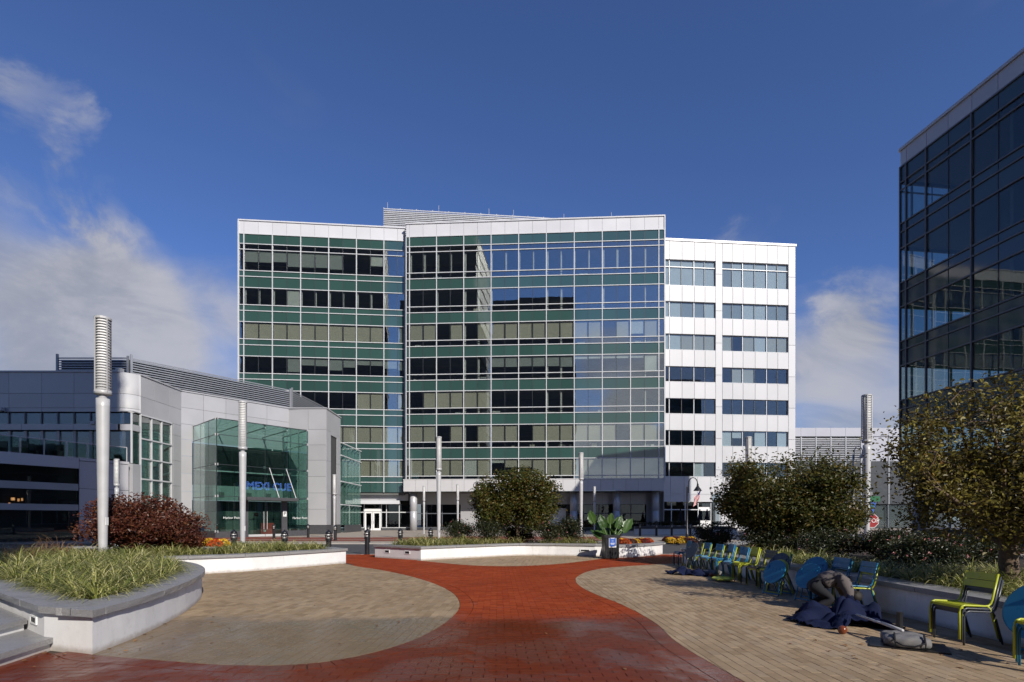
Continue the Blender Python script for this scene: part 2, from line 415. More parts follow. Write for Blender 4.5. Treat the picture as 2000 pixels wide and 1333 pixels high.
# ---------------------------------------------------------------- geometry helpers for the place
def gp(x, y):                      # ground point seen at a photograph pixel
    Y = F * EYE / (y - HOR); return Vector(((x - 1000) / F * Y, Y))
def ray_line(x, P0, P1):           # distance along the line P0-P1 where photograph column x meets it
    k = (x - 1000) / F; d = P1 - P0
    t = (k * P0.y - P0.x) / (d.x - k * d.y); return t * d.length
def zat(y, Y): return EYE + (HOR - y) * Y / F
def V2(a, b): return Vector((a, b))
def catmull(pts, sub=5):
    P = [Vector(p) for p in pts]; out = []
    for i in range(len(P) - 1):
        a, b, c, d = P[max(i-1,0)], P[i], P[i+1], P[min(i+2,len(P)-1)]
        for k in range(sub):
            t = k / sub
            out.append(.5*((2*b) + (-a+c)*t + (2*a-5*b+4*c-d)*t*t + (-a+3*b-3*c+d)*t*t*t))
    out.append(P[-1]); return out
def inside(p, poly):
    x, y = p[0], p[1]; c = False; n = len(poly); j = n - 1
    for i in range(n):
        xi, yi = poly[i][0], poly[i][1]; xj, yj = poly[j][0], poly[j][1]
        if (yi > y) != (yj > y) and x < (xj-xi)*(y-yi)/(yj-yi)+xi: c = not c
        j = i
    return c
def offset_poly(poly, d):          # d>0 outward for a counter-clockwise outline
    n = len(poly); out = []
    for i in range(n):
        a, b, c = Vector(poly[i-1]), Vector(poly[i]), Vector(poly[(i+1) % n])
        t1 = (b-a); t2 = (c-b)
        if t1.length < 1e-6: t1 = t2
        if t2.length < 1e-6: t2 = t1
        t1 = t1.normalized(); t2 = t2.normalized()
        n1 = V2(t1.y, -t1.x); n2 = V2(t2.y, -t2.x); m = n1 + n2
        if m.length < .2: m = n1
        m.normalize(); k = max(.5, m.dot(n1)); out.append(b + m * (d / k))
    return out
def ccw(poly):
    a = sum(poly[i-1][0]*poly[i][1]-poly[i][0]*poly[i-1][1] for i in range(len(poly)))
    return list(poly) if a > 0 else list(reversed(poly))

class Wall:
    """a vertical plane from P0 to P1 (left to right as seen from outside)"""
    def __init__(s, root, P0, P1):
        s.root = root; s.P0 = Vector(P0); s.P1 = Vector(P1); d = s.P1 - s.P0; s.L = d.length; s.u = d / s.L
        s.n = V2(s.u.y, -s.u.x); s.rz = math.atan2(s.u.y, s.u.x)
    def at(s, u, d=0.0): return s.P0 + s.u*u + s.n*d
    def box(s, name, u0, u1, z0, z1, mat, d=0.0, t=.06, root=None, tilt=0):
        p = s.at(u0, d); me = boxmesh(name, u1-u0, t, z1-z0, mat)
        o = link(name, me, root or s.root, (p.x, p.y, z0), s.rz)
        if tilt: o.rotation_euler.x = R.uniform(-tilt, tilt); o.rotation_euler.z += R.uniform(-tilt, tilt)
        return o
    def add(s, mb, u0, u1, z0, z1, d0, d1):
        c = [s.at(u0, d0), s.at(u1, d0), s.at(u1, d1), s.at(u0, d1)]
        mb.add([(p.x,p.y,z0) for p in c]+[(p.x,p.y,z1) for p in c], [(0,1,2,3),(7,6,5,4),(0,4,5,1),(1,5,6,2),(2,6,7,3),(3,7,4,0)])
    def px(s, x): return ray_line(x, s.P0, s.P1)
    def depth(s, u): return s.at(u).y
    def panels(s, us, zs, mat, d=0.0, t=.05, gap=.02, name='wall_panel', skip=None):
        for i in range(len(us)-1):
            for j in range(len(zs)-1):
                if skip and skip(i, j): continue
                s.box(name, us[i]+gap/2, us[i+1]-gap/2, zs[j]+gap/2, zs[j+1]-gap/2, mat, d, t)

KIND = {'vision': ('window_pane', 'glass'), 'transom': ('transom_pane', 'glass'), 'sill': ('sill_pane', 'glass'),
        'spandrel': ('spandrel_panel', 'green_spandrel'), 'sillpanel': ('sill_panel', 'green_spandrel'), 'parapet': ('parapet_panel', 'white_panel')}
def curtain(w, edges, rows, thick, mats=None, mull='white_mullion', thin='dark_mullion', tw=.10, tilt=.0015, trans_d=.09, dense=None):
    mats = mats or {}
    for (z0, z1, kind) in rows:
        nm, mt = KIND[kind]; mt = mats.get(kind, mt)
        dd = .02 if kind == 'parapet' else 0
        for i in range(len(edges)-1):
            if dense and edges[i] < dense[0] - 1e-6: continue
            w.box(nm, edges[i]+.012, edges[i+1]-.012, z0+.012, z1-.012, M[mt], dd, .04, tilt=tilt if kind != 'parapet' else 0)
    zb, zt = rows[0][0], max(r[1] for r in rows if r[2] != 'parapet')
    for i, e in enumerate(edges):
        if dense and e < dense[0] - 1e-6: continue
        if i in thick: w.box('mullion', e-tw/2, e+tw/2, zb, zt, M[mull], .06, .14)
        else: w.box('thin_mullion', e-.022, e+.022, zb, zt, M[thin], .01, .06)
    for (z0, z1, kind) in rows:
        if kind == 'parapet': continue
        w.box('transom', edges[0]-.04, edges[-1]+.04, z1-.045, z1+.045, M[mull], trans_d*.55+.022, trans_d)

# ================================================================= SETTING
def sheet(name, pts, z, mat, kind='structure'):
    mb = MB(); mb.add([(p[0], p[1], z) for p in pts], [tuple(range(len(pts)))])
    o = mb.build(name, mat); tag(o, kind=kind); return o
sheet('ground', [(-900,-500),(900,-500),(900,1500),(-900,1500)], -.075, M['concrete'])
sheet('plaza_bed', [(-60,-60),(60,-60),(60,23.3),(-60,23.3)], -.014, M['joint_sand'])
sheet('street', [(-90,23.45),(120,23.45),(120,33.2),(-90,33.2)], -.02, M['asphalt'])
o = MB().box(-60,60,23.25,23.5,-.08,.0).build('plaza_kerb', M['concrete']); struct(o)
o = MB().box(-90,120,33.2,33.55,-.08,.06).build('far_kerb', M['concrete']); struct(o)
sheet('far_pavement', [(-90,33.5),(120,33.5),(120,110),(-90,110)], .05, M['sidewalk_tan'])
sheet('brick_crossing', [(-26,36.2),(5.5,35.8),(9,37),(9,45.5),(-4,46.5),(-8,44),(-13,43.3),(-26,45)], .054, M['brick_road'])
sheet('crossing_line', [(-26,38.6),(9,38.4),(9,38.9),(-26,39.1)], .058, M['sidewalk_tan'])
sheet('brick_turn', [(6.8,23.6),(30,23.6),(30,29.8),(13,29.5),(9,27.5)], -.016, M['brick_road'])
sheet('turn_line', [(7.5,24.6),(26,24.6),(26,25.0),(7.9,25.0)], -.012, M['sidewalk_tan'])

# ---- planters' outlines (counter-clockwise)
left_front = [V2(-16,15.5), V2(-12,11.3), V2(-9.3,9.1), V2(-7.15,7.55), V2(-5.43,6.27)]
left_side = catmull([V2(-4.66,6.0), V2(-4.84,7.13), V2(-5.33,8.84), V2(-6.14,10.7), V2(-7.2,12.2), V2(-8.4,13.3), V2(-9.2,14.0)], 5)
left_lobe = catmull([V2(-9.3,14.35), V2(-8.95,14.75), V2(-8.4,14.95), V2(-7.5,15.75), V2(-6.5,17.25), V2(-5.72,18.6)], 5)
left_back = [V2(-6.6,19.6), V2(-9.5,20.3), V2(-14,20.6), V2(-19,19.5)]
OUT_L = ccw(left_front + left_side + left_lobe + left_back)
mid_front = [V2(-5.43,21.4), V2(-3.34,19.8)]
mid_curve = catmull([V2(-3.34,19.8), V2(-1.82,21.0), V2(0,22.35), V2(1.4,22.45), V2(3.38,22.0)], 5)[1:]
mid_rest = [V2(3.75,22.05), V2(4.12,21.2), V2(4.75,21.35)] + catmull([V2(4.75,21.35), V2(6.1,22.7), V2(6.55,23.5)], 4)[1:] + [V2(6.2,24.6), V2(3,25.6), V2(-1,25.7), V2(-3.2,24.6), V2(-4.6,22.7)]
OUT_M = ccw(mid_front + mid_curve + mid_rest)
OUT_R = ccw(catmull([V2(6.6,19.3), V2(6.0,18.9), V2(5.82,18.3), V2(5.93,17), V2(6.0,14)], 4) + [V2(6.02,11), V2(6.02,8), V2(6.0,4.2), V2(5.9,2.0), V2(12,2.0), V2(13.5,10), V2(14.5,17), V2(14.5,27), V2(11.5,26)])

# ---- brick paving: every paver is a piece of its own, cut along the curves
tanL = [gp(x, y) for x, y in [(140,1264),(160,1272),(190,1280),(300,1289),(420,1298),(500,1300),(580,1298),(660,1289),(740,1272),(800,1253),(845,1232),(878,1210),(896,1190),(897,1175),(886,1160),(862,1146),(830,1134),(790,1123),(740,1113),(700,1107),(682,1103)]]
TAN_L = catmull(tanL, 4) + [V2(-7.5,20), V2(-12,16), V2(-9,12), V2(-6,8)]
tanR = [gp(x, y) for x, y in [(1335,1100),(1260,1104),(1190,1109),(1150,1116),(1128,1126),(1124,1134),(1130,1143),(1146,1153),(1170,1164),(1202,1176),(1235,1191),(1262,1206),(1285,1221),(1310,1245),(1345,1270),(1390,1296),(1450,1330),(1520,1365)]]
TAN_R = catmull(tanR, 4) + [V2(3.2,3.4), V2(8,3.2), V2(8,19.5)]
tanM = [gp(x, y) for x, y in [(822,1095.5),(860,1099.5),(910,1104),(960,1106),(1010,1106),(1060,1104),(1110,1100),(1150,1095),(1185,1090.5)]]
TAN_M = catmull(tanM, 4) + [V2(4,24), V2(-2,24)]
def arr(poly): return np.array([(p[0], p[1]) for p in poly], float)
def sdist(P, poly):
    """signed distance (inside +) and inward normal at the nearest boundary point"""
    A = arr(poly); B = np.roll(A, -1, 0); n = len(P)
    best = np.full(n, 1e9); q = np.zeros((n, 2)); ins = np.zeros(n, bool)
    for a, b in zip(A, B):
        ab = b - a; L2 = ab @ ab
        if L2 < 1e-12: continue
        t = np.clip(((P - a) @ ab) / L2, 0, 1); c = a + t[:, None]*ab; d = np.hypot(*(P - c).T)
        m = d < best; best[m] = d[m]; q[m] = c[m]
        cr = ((a[1] > P[:,1]) != (b[1] > P[:,1])); x = (b[0]-a[0])*(P[:,1]-a[1])/((b[1]-a[1]) if abs(b[1]-a[1]) > 1e-12 else 1e-12)+a[0]
        ins ^= cr & (P[:,0] < x)
    s = np.where(ins, best, -best); nv = P - q; ln = np.hypot(*nv.T)[:, None] + 1e-9
    nv = nv/ln*np.where(ins, 1, -1)[:, None]
    return s, nv, q
def clip(poly, q, n, off):
    out = []; m = len(poly)
    for i in range(m):
        a, b = poly[i], poly[(i+1) % m]; da = (a-q) @ n - off; db = (b-q) @ n - off
        if da >= 0: out.append(a)
        if (da >= 0) != (db >= 0): out.append(a + (b-a)*(da/(da-db)))
    return out
BL, BW, JT = .23, .115, .0075
plots = [OUT_L, OUT_M, OUT_R]
pieces = {'red': [], 'tanL': [], 'tanR': []}
def field(region, rot, x0, x1, y0, y1, key, sdf, herring=False):
    c, s = math.cos(rot), math.sin(rot); Rm = np.array([[c, -s], [s, c]]); ctr = np.array([(x0+x1)/2, (y0+y1)/2])
    r = math.hypot(x1-x0, y1-y0)/2; nr = int(r/BW)+1; nc = int(r/BL)+1
    cs = []
    for j in range(-nr, nr+1):
        off = (BL/2 if j % 2 else 0) + R.uniform(-.006, .006)
        for i in range(-nc, nc+1): cs.append((i*BL+off, j*BW))
    cs = np.array(cs) @ Rm.T + ctr
    cs = cs[(cs[:,0] > x0) & (cs[:,0] < x1) & (cs[:,1] > y0) & (cs[:,1] < y1)]
    cs = cs[np.abs(cs[:,0]) < cs[:,1]*1.02 + .9]
    sd, nv, q, off = sdf(cs)
    hid = np.zeros(len(cs), bool)
    for pl in plots:
        d = sdist(cs, pl)[0]; hid |= d > .22
    h = np.array([[-BL/2+JT/2, -BW/2+JT/2], [BL/2-JT/2, -BW/2+JT/2], [BL/2-JT/2, BW/2-JT/2], [-BL/2+JT/2, BW/2-JT/2]]) @ Rm.T
    for k in range(len(cs)):
        if hid[k] or sd[k] - off < -.13: continue
        poly = [cs[k] + v for v in h]; whole = sd[k] - off > .135
        if not whole: poly = clip(poly, q[k], nv[k], off + .004)
        if len(poly) < 3: continue
        area = abs(sum(poly[i-1][0]*poly[i][1]-poly[i][0]*poly[i-1][1] for i in range(len(poly))))/2
        if area < .0008: continue
        pieces[key].append((cs[k], poly, whole, rot))
def sdf_of(poly):
    def f(P):
        s, n, q = sdist(P, poly); return s, n, q, 0.0
    return f
def sdf_red(P):
    best = None
    for pl in (TAN_L, TAN_R, TAN_M):
        s, n, q = sdist(P, pl); s = -s; n = -n
        if best is None: best = [s.copy(), n.copy(), q.copy()]
        else:
            m = s < best[0]; best[0][m] = s[m]; best[1][m] = n[m]; best[2][m] = q[m]
    return best[0], best[1], best[2], .235
field(TAN_L, rad(88), -9.5, -.5, 4.9, 19.5, 'tanL', sdf_of(TAN_L))
field(TAN_R, rad(91.5), 1.4, 6.3, 4.2, 19.3, 'tanR', sdf_of(TAN_R))
field(TAN_M, rad(40), -3.8, 4.3, 17, 23.2, 'tanR', sdf_of(TAN_M))
field(None, rad(1.5), -7.5, 7.2, 4.2, 23.2, 'red', sdf_red)
def soldier(curve):
    P = catmull(curve, 8); L = [0]
    for i in range(1, len(P)): L.append(L[-1] + (P[i]-P[i-1]).length)
    def at(s):
        for i in range(1, len(P)):
            if L[i] >= s:
                t = (s-L[i-1])/max(1e-9, L[i]-L[i-1]); p = P[i-1].lerp(P[i], t); d = (P[i]-P[i-1]).normalized(); return p, d
        return P[-1], (P[-1]-P[-2]).normalized()
    n = int(L[-1]/BW)
    for k in range(n):
        a, da = at(k*BW+.003); b, db = at((k+1)*BW-.003)
        yield a, da, b, db
for curve, side in ((tanL, 1), (tanR, 1), (tanM, 1)):
    for a, da, b, db in soldier(curve):
        na = V2(da.y, -da.x)*side; nb = V2(db.y, -db.x)*side
        poly = [a+na*.004, b+nb*.004, b+nb*.229, a+na*.229]
        c = sum(poly, V2(0,0))/4
        if any(inside(c, pl) for pl in plots): continue
        pieces['red'].append((np.array(c), [np.array(p) for p in poly], False, 0))
paving = thing('brick_paving', 'plaza brick paving, red path curving between sandy beds', None, (0, 8, 0), world=True)
paving['kind'] = 'structure'
BMAT = {'red': M['brick_red'], 'tanL': M['brick_tan_wet'], 'tanR': M['brick_tan']}
def paver_mesh(mb, poly, c=(0,0), z=0.0):
    k = len(poly); ctr = sum(poly)/k
    if sum(poly[i-1][0]*poly[i][1]-poly[i][0]*poly[i-1][1] for i in range(k)) < 0: poly = poly[::-1]
    tx, ty = R.gauss(0, .0045), R.gauss(0, .0045)
    top = [(p[0]-c[0], p[1]-c[1], z + (p[0]-ctr[0])*tx + (p[1]-ctr[1])*ty) for p in poly]
    bot = [(p[0]-c[0], p[1]-c[1], -.02) for p in poly]
    mb.add(top + bot, [tuple(range(k))] + [(i, k+i, k+(i+1) % k, (i+1) % k) for i in range(k)])
single = []
for key, lst in pieces.items():
    for it in lst:
        c = it[0]
        px_ = 1000 + c[0]/c[1]*F; py_ = HOR + EYE*F/c[1]
        if it[2] and 6 < px_ < 1994 and py_ < 1330: single.append((c[1] + .05*abs(c[0]), key, id(it)))
single.sort(); chosen = {i for _, _, i in single[:290]}
cache = {}
for key, lst in pieces.items():
    mb = MB()
    for it in lst:
        if id(it) in chosen:
            kk = (key, it[3], R.randrange(6))
            if kk not in cache:
                b = MB(); paver_mesh(b, it[1], it[0]); cache[kk] = b.mesh('brick', BMAT[key])
            o = link('brick', cache[kk], paving, (it[0][0], it[0][1], R.uniform(-.001, .0012)))
        else: paver_mesh(mb, it[1], (0,0), R.uniform(-.0012, .0014))
    o = mb.build({'red': 'red_brick_field', 'tanL': 'tan_brick_field', 'tanR': 'sandy_brick_field'}[key], BMAT[key], paving); o['kind'] = 'stuff'

# ---- planters
def planter(name, label, outline, skipcap=None, zt=.42, vents=()):
    c = sum((Vector(p) for p in outline), V2(0,0))/len(outline)
    root = thing(name, label, 'planter', (c.x, c.y, 0), world=True)
    mb = MB(); n = len(outline)
    for z0, z1 in ((-.05, zt),):
        mb.add([(p[0],p[1],z0) for p in outline]+[(p[0],p[1],z1) for p in outline], [(i,(i+1)%n,n+(i+1)%n,n+i) for i in range(n)])
    mb.build('wall', M['planter_wall'], root)
    inner = offset_poly(outline, -.10)
    sb = MB(); sb.add([(p[0],p[1],zt+.02) for p in inner], [tuple(range(n))]); sb.build('soil', M['soil'], root)
    # cap stones: walk along the outline and cut it in stones of about 1.3 m
    o2 = offset_poly(outline, .055); i2 = offset_poly(outline, -.46)
    P = []
    for i in range(n):
        a, b = outline[i], outline[(i+1)%n]; m = max(1, int((Vector(b)-Vector(a)).length/.16))
        for k in range(m):
            t = k/m; P.append((o2[i].lerp(o2[(i+1)%n], t), i2[i].lerp(i2[(i+1)%n], t), k == 0))
    start = 0; tot = 0; m = len(P)
    segs = []; cur = [0]
    for i in range(1, m+1):
        d = (P[i % m][0]-P[i-1][0]).length; tot += d; cur.append(i % m)
        a = (P[i-1][0]-P[i-2][0]); b = (P[(i+1) % m][0]-P[i % m][0])
        sharp = a.length > 0 and b.length > 0 and a.angle(b) > .45
        if tot > 1.35 or (sharp and tot > .4) or i == m: segs.append(cur); cur = [i % m]; tot = 0
    for s in segs:
        mb = MB(); k = len(s)
        if k < 2: continue
        vs = []
        for q, i in enumerate(s):
            o_, i_, _ = P[i]; e = (P[s[1]][0]-P[s[0]][0]).normalized()*.005 if q == 0 else ((P[s[-2]][0]-P[s[-1]][0]).normalized()*.005 if q == k-1 else V2(0,0))
            j = (o_-i_).normalized()*R.uniform(-.004, .004); j2 = (o_-i_).normalized()*R.uniform(-.005, .002)
            o_ = o_+e; i_ = i_+e
            vs += [(o_.x+j2.x, o_.y+j2.y, zt+.001+R.uniform(0,.004)), (o_.x+j.x, o_.y+j.y, zt+.04+R.uniform(-.006,.006)), (o_.x+j2.x*.4, o_.y+j2.y*.4, zt+.082), (i_.x, i_.y, zt+.085), (i_.x, i_.y, zt+.001)]
        fs = []
        for q in range(k-1):
            for r in range(5):
                fs.append((q*5+r, (q+1)*5+r, (q+1)*5+(r+1)%5, q*5+(r+1)%5))
        fs += [(0,1,2,3,4), tuple((k-1)*5+r for r in (4,3,2,1,0))]
        mb.add(vs, fs); mb.build('cap_stone', M['granite'], root)
    for (p, nrm, z, w, h) in vents:
        p = Vector(p); nrm = Vector(nrm).normalized(); u = V2(-nrm.y, nrm.x)
        rz = math.atan2(u.y, u.x)
        fr = MB()
        fr.box(-w/2, w/2, -.016, .01, 0, .018).box(-w/2, w/2, -.016, .01, h-.018, h).box(-w/2, -w/2+.03, -.016, .01, .018, h-.018).box(w/2-.03, w/2, -.016, .01, .018, h-.018)
        o = link('vent', fr.mesh('vent', M['white_paint']), root, (p.x, p.y, z), rz)
        bk = MB().box(-w/2+.03, w/2-.03, -.002, .004, .018, h-.018); sub('vent_recess', bk, M['black_metal'], o)
        for k in range(4):
            z_ = .026 + k*(h-.05)/4; sl = MB().box(-w/2+.03, w/2-.03, -.012, -.003, z_, z_+.009); sub('vent_slat', sl, M['white_paint'], o)
    return root
def vent_at(a, b, t, z=.2, w=.3, h=.11):
    a = Vector(a); b = Vector(b); d = (b-a).normalized(); n = V2(d.y, -d.x); p = a.lerp(b, t) + n*.005; return (p, -n, z, w, h)
def outside_n(a, b): return None
pl_left = planter('left_planter', 'white rendered planter with grey granite cap at left, its corner pointing to the steps', OUT_L,
                  vents=[vent_at((-7.15,7.55), (-5.43,6.27), .80, .24, .28, .10), vent_at((-4.98,7.6), (-5.33,8.84), .30, .24, .28, .11)])
pl_mid = planter('middle_planter', 'long white rendered planter with granite cap in front of the office block', OUT_M,
                 vents=[vent_at((-5.43,21.4), (-3.34,19.8), .28, .2, .3, .12), vent_at((-5.43,21.4), (-3.34,19.8), .72, .2, .3, .12), vent_at((1.4,22.45), (3.38,22.0), .8, .18, .4, .1), vent_at((4.75,21.35), (6.1,22.7), .45, .18, .25, .14)])
pl_right = planter('right_planter', 'long white rendered planter behind the coloured chairs at right', OUT_R)

# ---- steps at the left edge
st = thing('granite_steps', 'granite steps with white risers at the lower left corner', 'steps', (-6.2, 5.6, 0), world=True)
for k in range(3):
    z = .14*(k+1); x = -5.30-.66*k
    a = V2(x, 6.36+.28*k); b = V2(x+.26, 4.4); 
    pts = [(a.x,a.y),(b.x,b.y),(b.x-1.6,b.y-.3),(a.x-1.6,a.y+1.2)]
    MB().prism(ccw([V2(p[0]-.04,p[1]) for p in pts]), -.03 if k == 0 else z-.14, z-.065).build('riser', M['planter_wall'], st)
    MB().prism(ccw([V2(*p) for p in pts]), z-.063, z).build('tread', M['granite'], st)
# ================================================================= BUILDINGS
# ---- green glass office block: two wings
LV = [9.30 + 4.374*k for k in range(6)]; LTOP = 36.78; ROOF = 39.7
office = thing('glass_office_block', 'eight storey office block of green glass with white mullions and parapet', 'building', (0, 74, 0), world=True)
WL = Wall(office, (-34.9,69.06), (-14.1,71.0))
WR = Wall(office, (-13.7,70.0), (19.2,68.1))
def rows_for(sill, z_start):
    rows = [(z_start, LV[0]-2.95, 'spandrel')] if z_start < LV[0]-3.1 else []
    for k in range(6):
        L = LV[k]
        rows += [(L-2.95, L-2.2, sill), (L-2.2, L, 'vision')]
        nxt = LV[k+1]-2.95 if k < 5 else 32.6
        rows += [(L, nxt, 'spandrel')]
    rows += [(32.6, 33.35, sill), (33.35, 36.05, 'vision'), (36.05, LTOP, 'transom'), (LTOP, 38.05, 'spandrel'), (38.05, ROOF, 'parapet')]
    return rows
eL = [0, WL.px(476.7)]; d2 = (WL.px(750)-WL.px(476.7))/5
for k in range(1, 11): eL.append(eL[1]+d2/2*k)
eL += [eL[-1]+d2/2, WL.L]
curtain(WL, eL, rows_for('sillpanel', 5.04), {0,1,3,5,7,9,11,13})
eR = [0, WR.px(800)]; d2r = (WR.px(1286.5)-WR.px(800))/9
for k in range(1, 19): eR.append(eR[1]+d2r/2*k)
eR.append(WR.L)
curtain(WR, eR, rows_for('sill', 6.60), {0,1,3,5,7,9,11,13,15,17,19,20})
for w, e in ((WL, eL), (WR, eR)):
    w.box('parapet_coping', -.1, w.L+.1, ROOF, ROOF+.16, M['white_panel'], -.1, .5)
    w.box('corner_fin', (-.12 if w is WL else w.L-.02), (.02 if w is WL else w.L+.12), 6.6 if w is WR else 5.0, ROOF, M['white_mullion'], .0, .3)
# floors, ceilings and back walls seen behind the glass
slab = MB(); backw = MB()
for w, zb in ((WL, 5.0), (WR, 6.5)):
    for L in LV: w.add(slab, .05, w.L-.05, L+.1, L+1.25, -.12, -6)
    w.add(slab, .05, w.L-.05, zb-.3, zb+(.2 if w is WL else .1), -.15, -6)
    w.add(slab, .05, w.L-.05, LTOP+.1, ROOF-.1, -.12, -6)
    w.add(slab, .05, w.L-.05, 31.4, 32.4, -.12, -6)
    w.add(backw, 0, w.L, zb, ROOF-.05, -6, -6.2)
    w.add(backw, 0, .04, zb, ROOF-.1, -.1, -6); w.add(backw, w.L-.04, w.L, zb, ROOF-.1, -.1, -6)
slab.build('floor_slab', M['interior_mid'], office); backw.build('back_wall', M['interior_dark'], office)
roofm = MB(); 
for w in (WL, WR): w.add(roofm, 0, w.L, ROOF-.4, ROOF-.2, -.3, -24)
roofm.build('roof', M['roof'], office)
sidew = MB(); WL.add(sidew, -.02, .0, 0, ROOF-.05, -.2, -24); WR.add(sidew, WR.L, WR.L+.02, 0, ROOF-.05, -.2, -24)
sidew.build('side_wall', M['white_panel'], office)
# window blinds: t tan, w white, g grey; number = how far it is down (tenths)
BLL = ['t:1 1 1 1 1 1 1 1 1 1 1 1', 't:1 1 1 1 1 1 1 1 1 1 1 1', 't:0 0 0 0 0 0 0 0 1 1 0 .9', 'g:0 0 0 .85 .45 .45 .7 .5 .35 .35 .5 .6',
       't:1 1 1 1 1 1 1 1 1 1 0 g1', 'g:0 0 0 w1 0 0 0 0 0 0 0 0', 'g:.55 .55 .5 .7 .7 .7 .75 0 0 w.5 0 0']
BLR = ['t:1 1 1 1 w1 1 w.25 .5 .5 1 1 1 1 1 1 1 1 1', 't:1 1 0 1 0 1 1 1 0 1 1 1 1 1 1 0 1 1', 't:0 1 1 1 1 1 0 0 0 0 0 0 0 0 0 0 0 0',
       'g:0 0 0 0 0 0 .6 .6 .6 .6 .6 .65 w.2 w.2 w.2 w.2 w.2 w1', 't:1 1 0 1 0 1 1 1 1 1 1 1 1 1 0 1 w.8 1', '', '']
BM = {'t': 'blind', 'w': 'blind_white', 'g': 'blind_grey'}
for w, e, tab in ((WL, eL, BLL), (WR, eR, BLR)):
    for k, row in enumerate(tab):
        if not row: continue
        zt = (LV + [36.0])[k]; hh = 2.2 if k < 6 else 2.65
        typ, vals = row.split(':')
        for i, v in enumerate(vals.split()):
            t = typ
            if v[0] in 'wgt': t, v = v[0], v[1:]
            f = float(v)
            if f <= 0 or i+2 >= len(e): continue
            z0 = zt-.04-(hh-.04)*f
            w.box('blind', e[i+1]+.05+R.uniform(0,.04), e[i+2]-.05-R.uniform(0,.04), z0+R.uniform(0,.05), zt-.03, M[BM[t]], -.14, .015)
# white curtain strips and things on the sills of the upper floors
for i in range(1, 19):
    for k in (5, 6):
        if (i+k) % (1 if k == 6 else 4) == 0 or i in (5, 6, 11, 12):
            WR.box('curtain', eR[i]+.06, eR[i]+.06+R.uniform(.10,.26), LV[5]-2.9 if k == 5 else 33.4, (LV[5] if k == 5 else 36.0)-.1, M['interior_white'], -.25, .05)
for k in range(7):
    z = (LV + [35.55])[k]-2.95 if k < 6 else 32.62
    for i in (5, 6, 11, 12, 18): WR.box('curtain', eR[i]+.04, eR[i]+.24, z, z+2.8, M['interior_white'], -.3, .06)
for i in range(1, 12):
    WL.box('curtain', eL[i]+.05, eL[i]+.05+R.uniform(.08,.2), LV[5]-2.15, LV[5]-.1, M['interior_white'], -.25, .05)
for k in range(7):
    z = (LV + [35.55])[k]-2.93 if k < 6 else 32.64
    for j in range(9):
        u = R.uniform(.8, WR.L-1); WR.box('desk_clutter', u, u+R.uniform(.25,1.1), z, z+R.uniform(.12,.45), M[R.choice(['interior_white','blind_white','blind','interior_mid'])], -R.uniform(.3,.9), .3)
ceil_lights = MB()
# canopy band under the right wing
WC = Wall(office, WR.at(-.25,.45), WR.at(WR.L-.15,.45))
nb = 21; us = [WC.L*k/nb for k in range(nb+1)]
WC.panels(us, [5.10, 6.58], M['canopy_panel'], 0, .06, .025, 'canopy_panel')
WC.box('canopy_coping', -.03, WC.L+.03, 6.585, 6.68, M['canopy_panel'], -.15, .42)
bk = MB(); WC.add(bk, .02, WC.L-.02, 5.12, 6.57, -.05, -.1); WC.add(bk, .02, WC.L, 5.06, 5.10, .02, -6.0); bk.build('canopy_soffit', M['interior_mid'], office)
WC.box('canopy_end', -.02, .02, 5.1, 6.58, M['canopy_panel'], -.3, .6)
# emblem on the canopy band
em = MB(); u_e = WC.px(932)
for k in range(18):
    a = 2*math.pi*k/18; b = 2*math.pi*(k+1)/18
    for (r0, r1) in ((.42, .5),):
        ps = [WC.at(u_e+r*math.cos(t), .05) for r, t in ((r0,a),(r1,a),(r1,b),(r0,b))]; zz = [5.84+r*math.sin(t) for r, t in ((r0,a),(r1,a),(r1,b),(r0,b))]
        em.add([(p.x,p.y,z) for p, z in zip(ps, zz)], [(0,1,2,3)])
WC.add(em, u_e-.2, u_e-.1, 5.55, 6.15, .04, .06); WC.add(em, u_e-.1, u_e+.15, 5.95, 6.15, .04, .06); WC.add(em, u_e+.1, u_e+.2, 5.55, 6.1, .04, .06); WC.add(em, u_e-.1, u_e+.1, 5.72, 5.82, .04, .06)
em.build('emblem', M['black_metal'], office)
# recessed ground floor of the right wing
WG = Wall(office, WR.at(-.4,-3.2), WR.at(WR.L,-3.2))
def shopfront(w, us, z0, zm, z1, mat='glass_shop', mull='white_mullion', head=None):
    for i in range(len(us)-1):
        w.box('shop_window', us[i]+.03, us[i+1]-.03, z0+.03, zm-.05, M[mat], 0, .03)
        w.box('shop_transom', us[i]+.03, us[i+1]-.03, zm+.05, z1-.03, M[mat], 0, .03)
    for u in us: w.box('shop_mullion', u-.05, u+.05, z0, z1, M[mull], .03, .12)
    w.box('shop_rail', us[0], us[-1], zm-.06, zm+.06, M[mull], .05, .1)
    w.box('shop_sill', us[0], us[-1], z0-.08, z0, M[mull], .05, .16)
gu = [.3]
while gu[-1]+2.3 < WG.L: gu.append(gu[-1]+2.1)
shopfront(WG, gu, .45, 2.3, 3.5, mull='grey_mullion')
WG.box('stone_plinth', 0, WG.L, 0.05, .37, M['stone_base'], .02, .2)
WG.panels([0]+[WG.L*k/9 for k in range(1,10)], [3.5, 5.08], M['silver_panel'], 0, .08, .03, 'soffit_panel')
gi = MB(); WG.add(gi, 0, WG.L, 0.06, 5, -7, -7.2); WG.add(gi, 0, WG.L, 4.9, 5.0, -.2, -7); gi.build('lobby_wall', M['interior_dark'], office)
WG.box('lobby_pier', WG.px(900), WG.px(960)+.4, .05, 5.0, M['silver_panel'], .12, .12)
WG.box('lobby_pier', WG.px(1262), WG.px(1288), .05, 5.0, M['silver_panel'], .12, .12)
WG.box('poster_window', WG.px(1065), WG.px(1105), .7, 3.0, M['white_paint'], .1, .04)
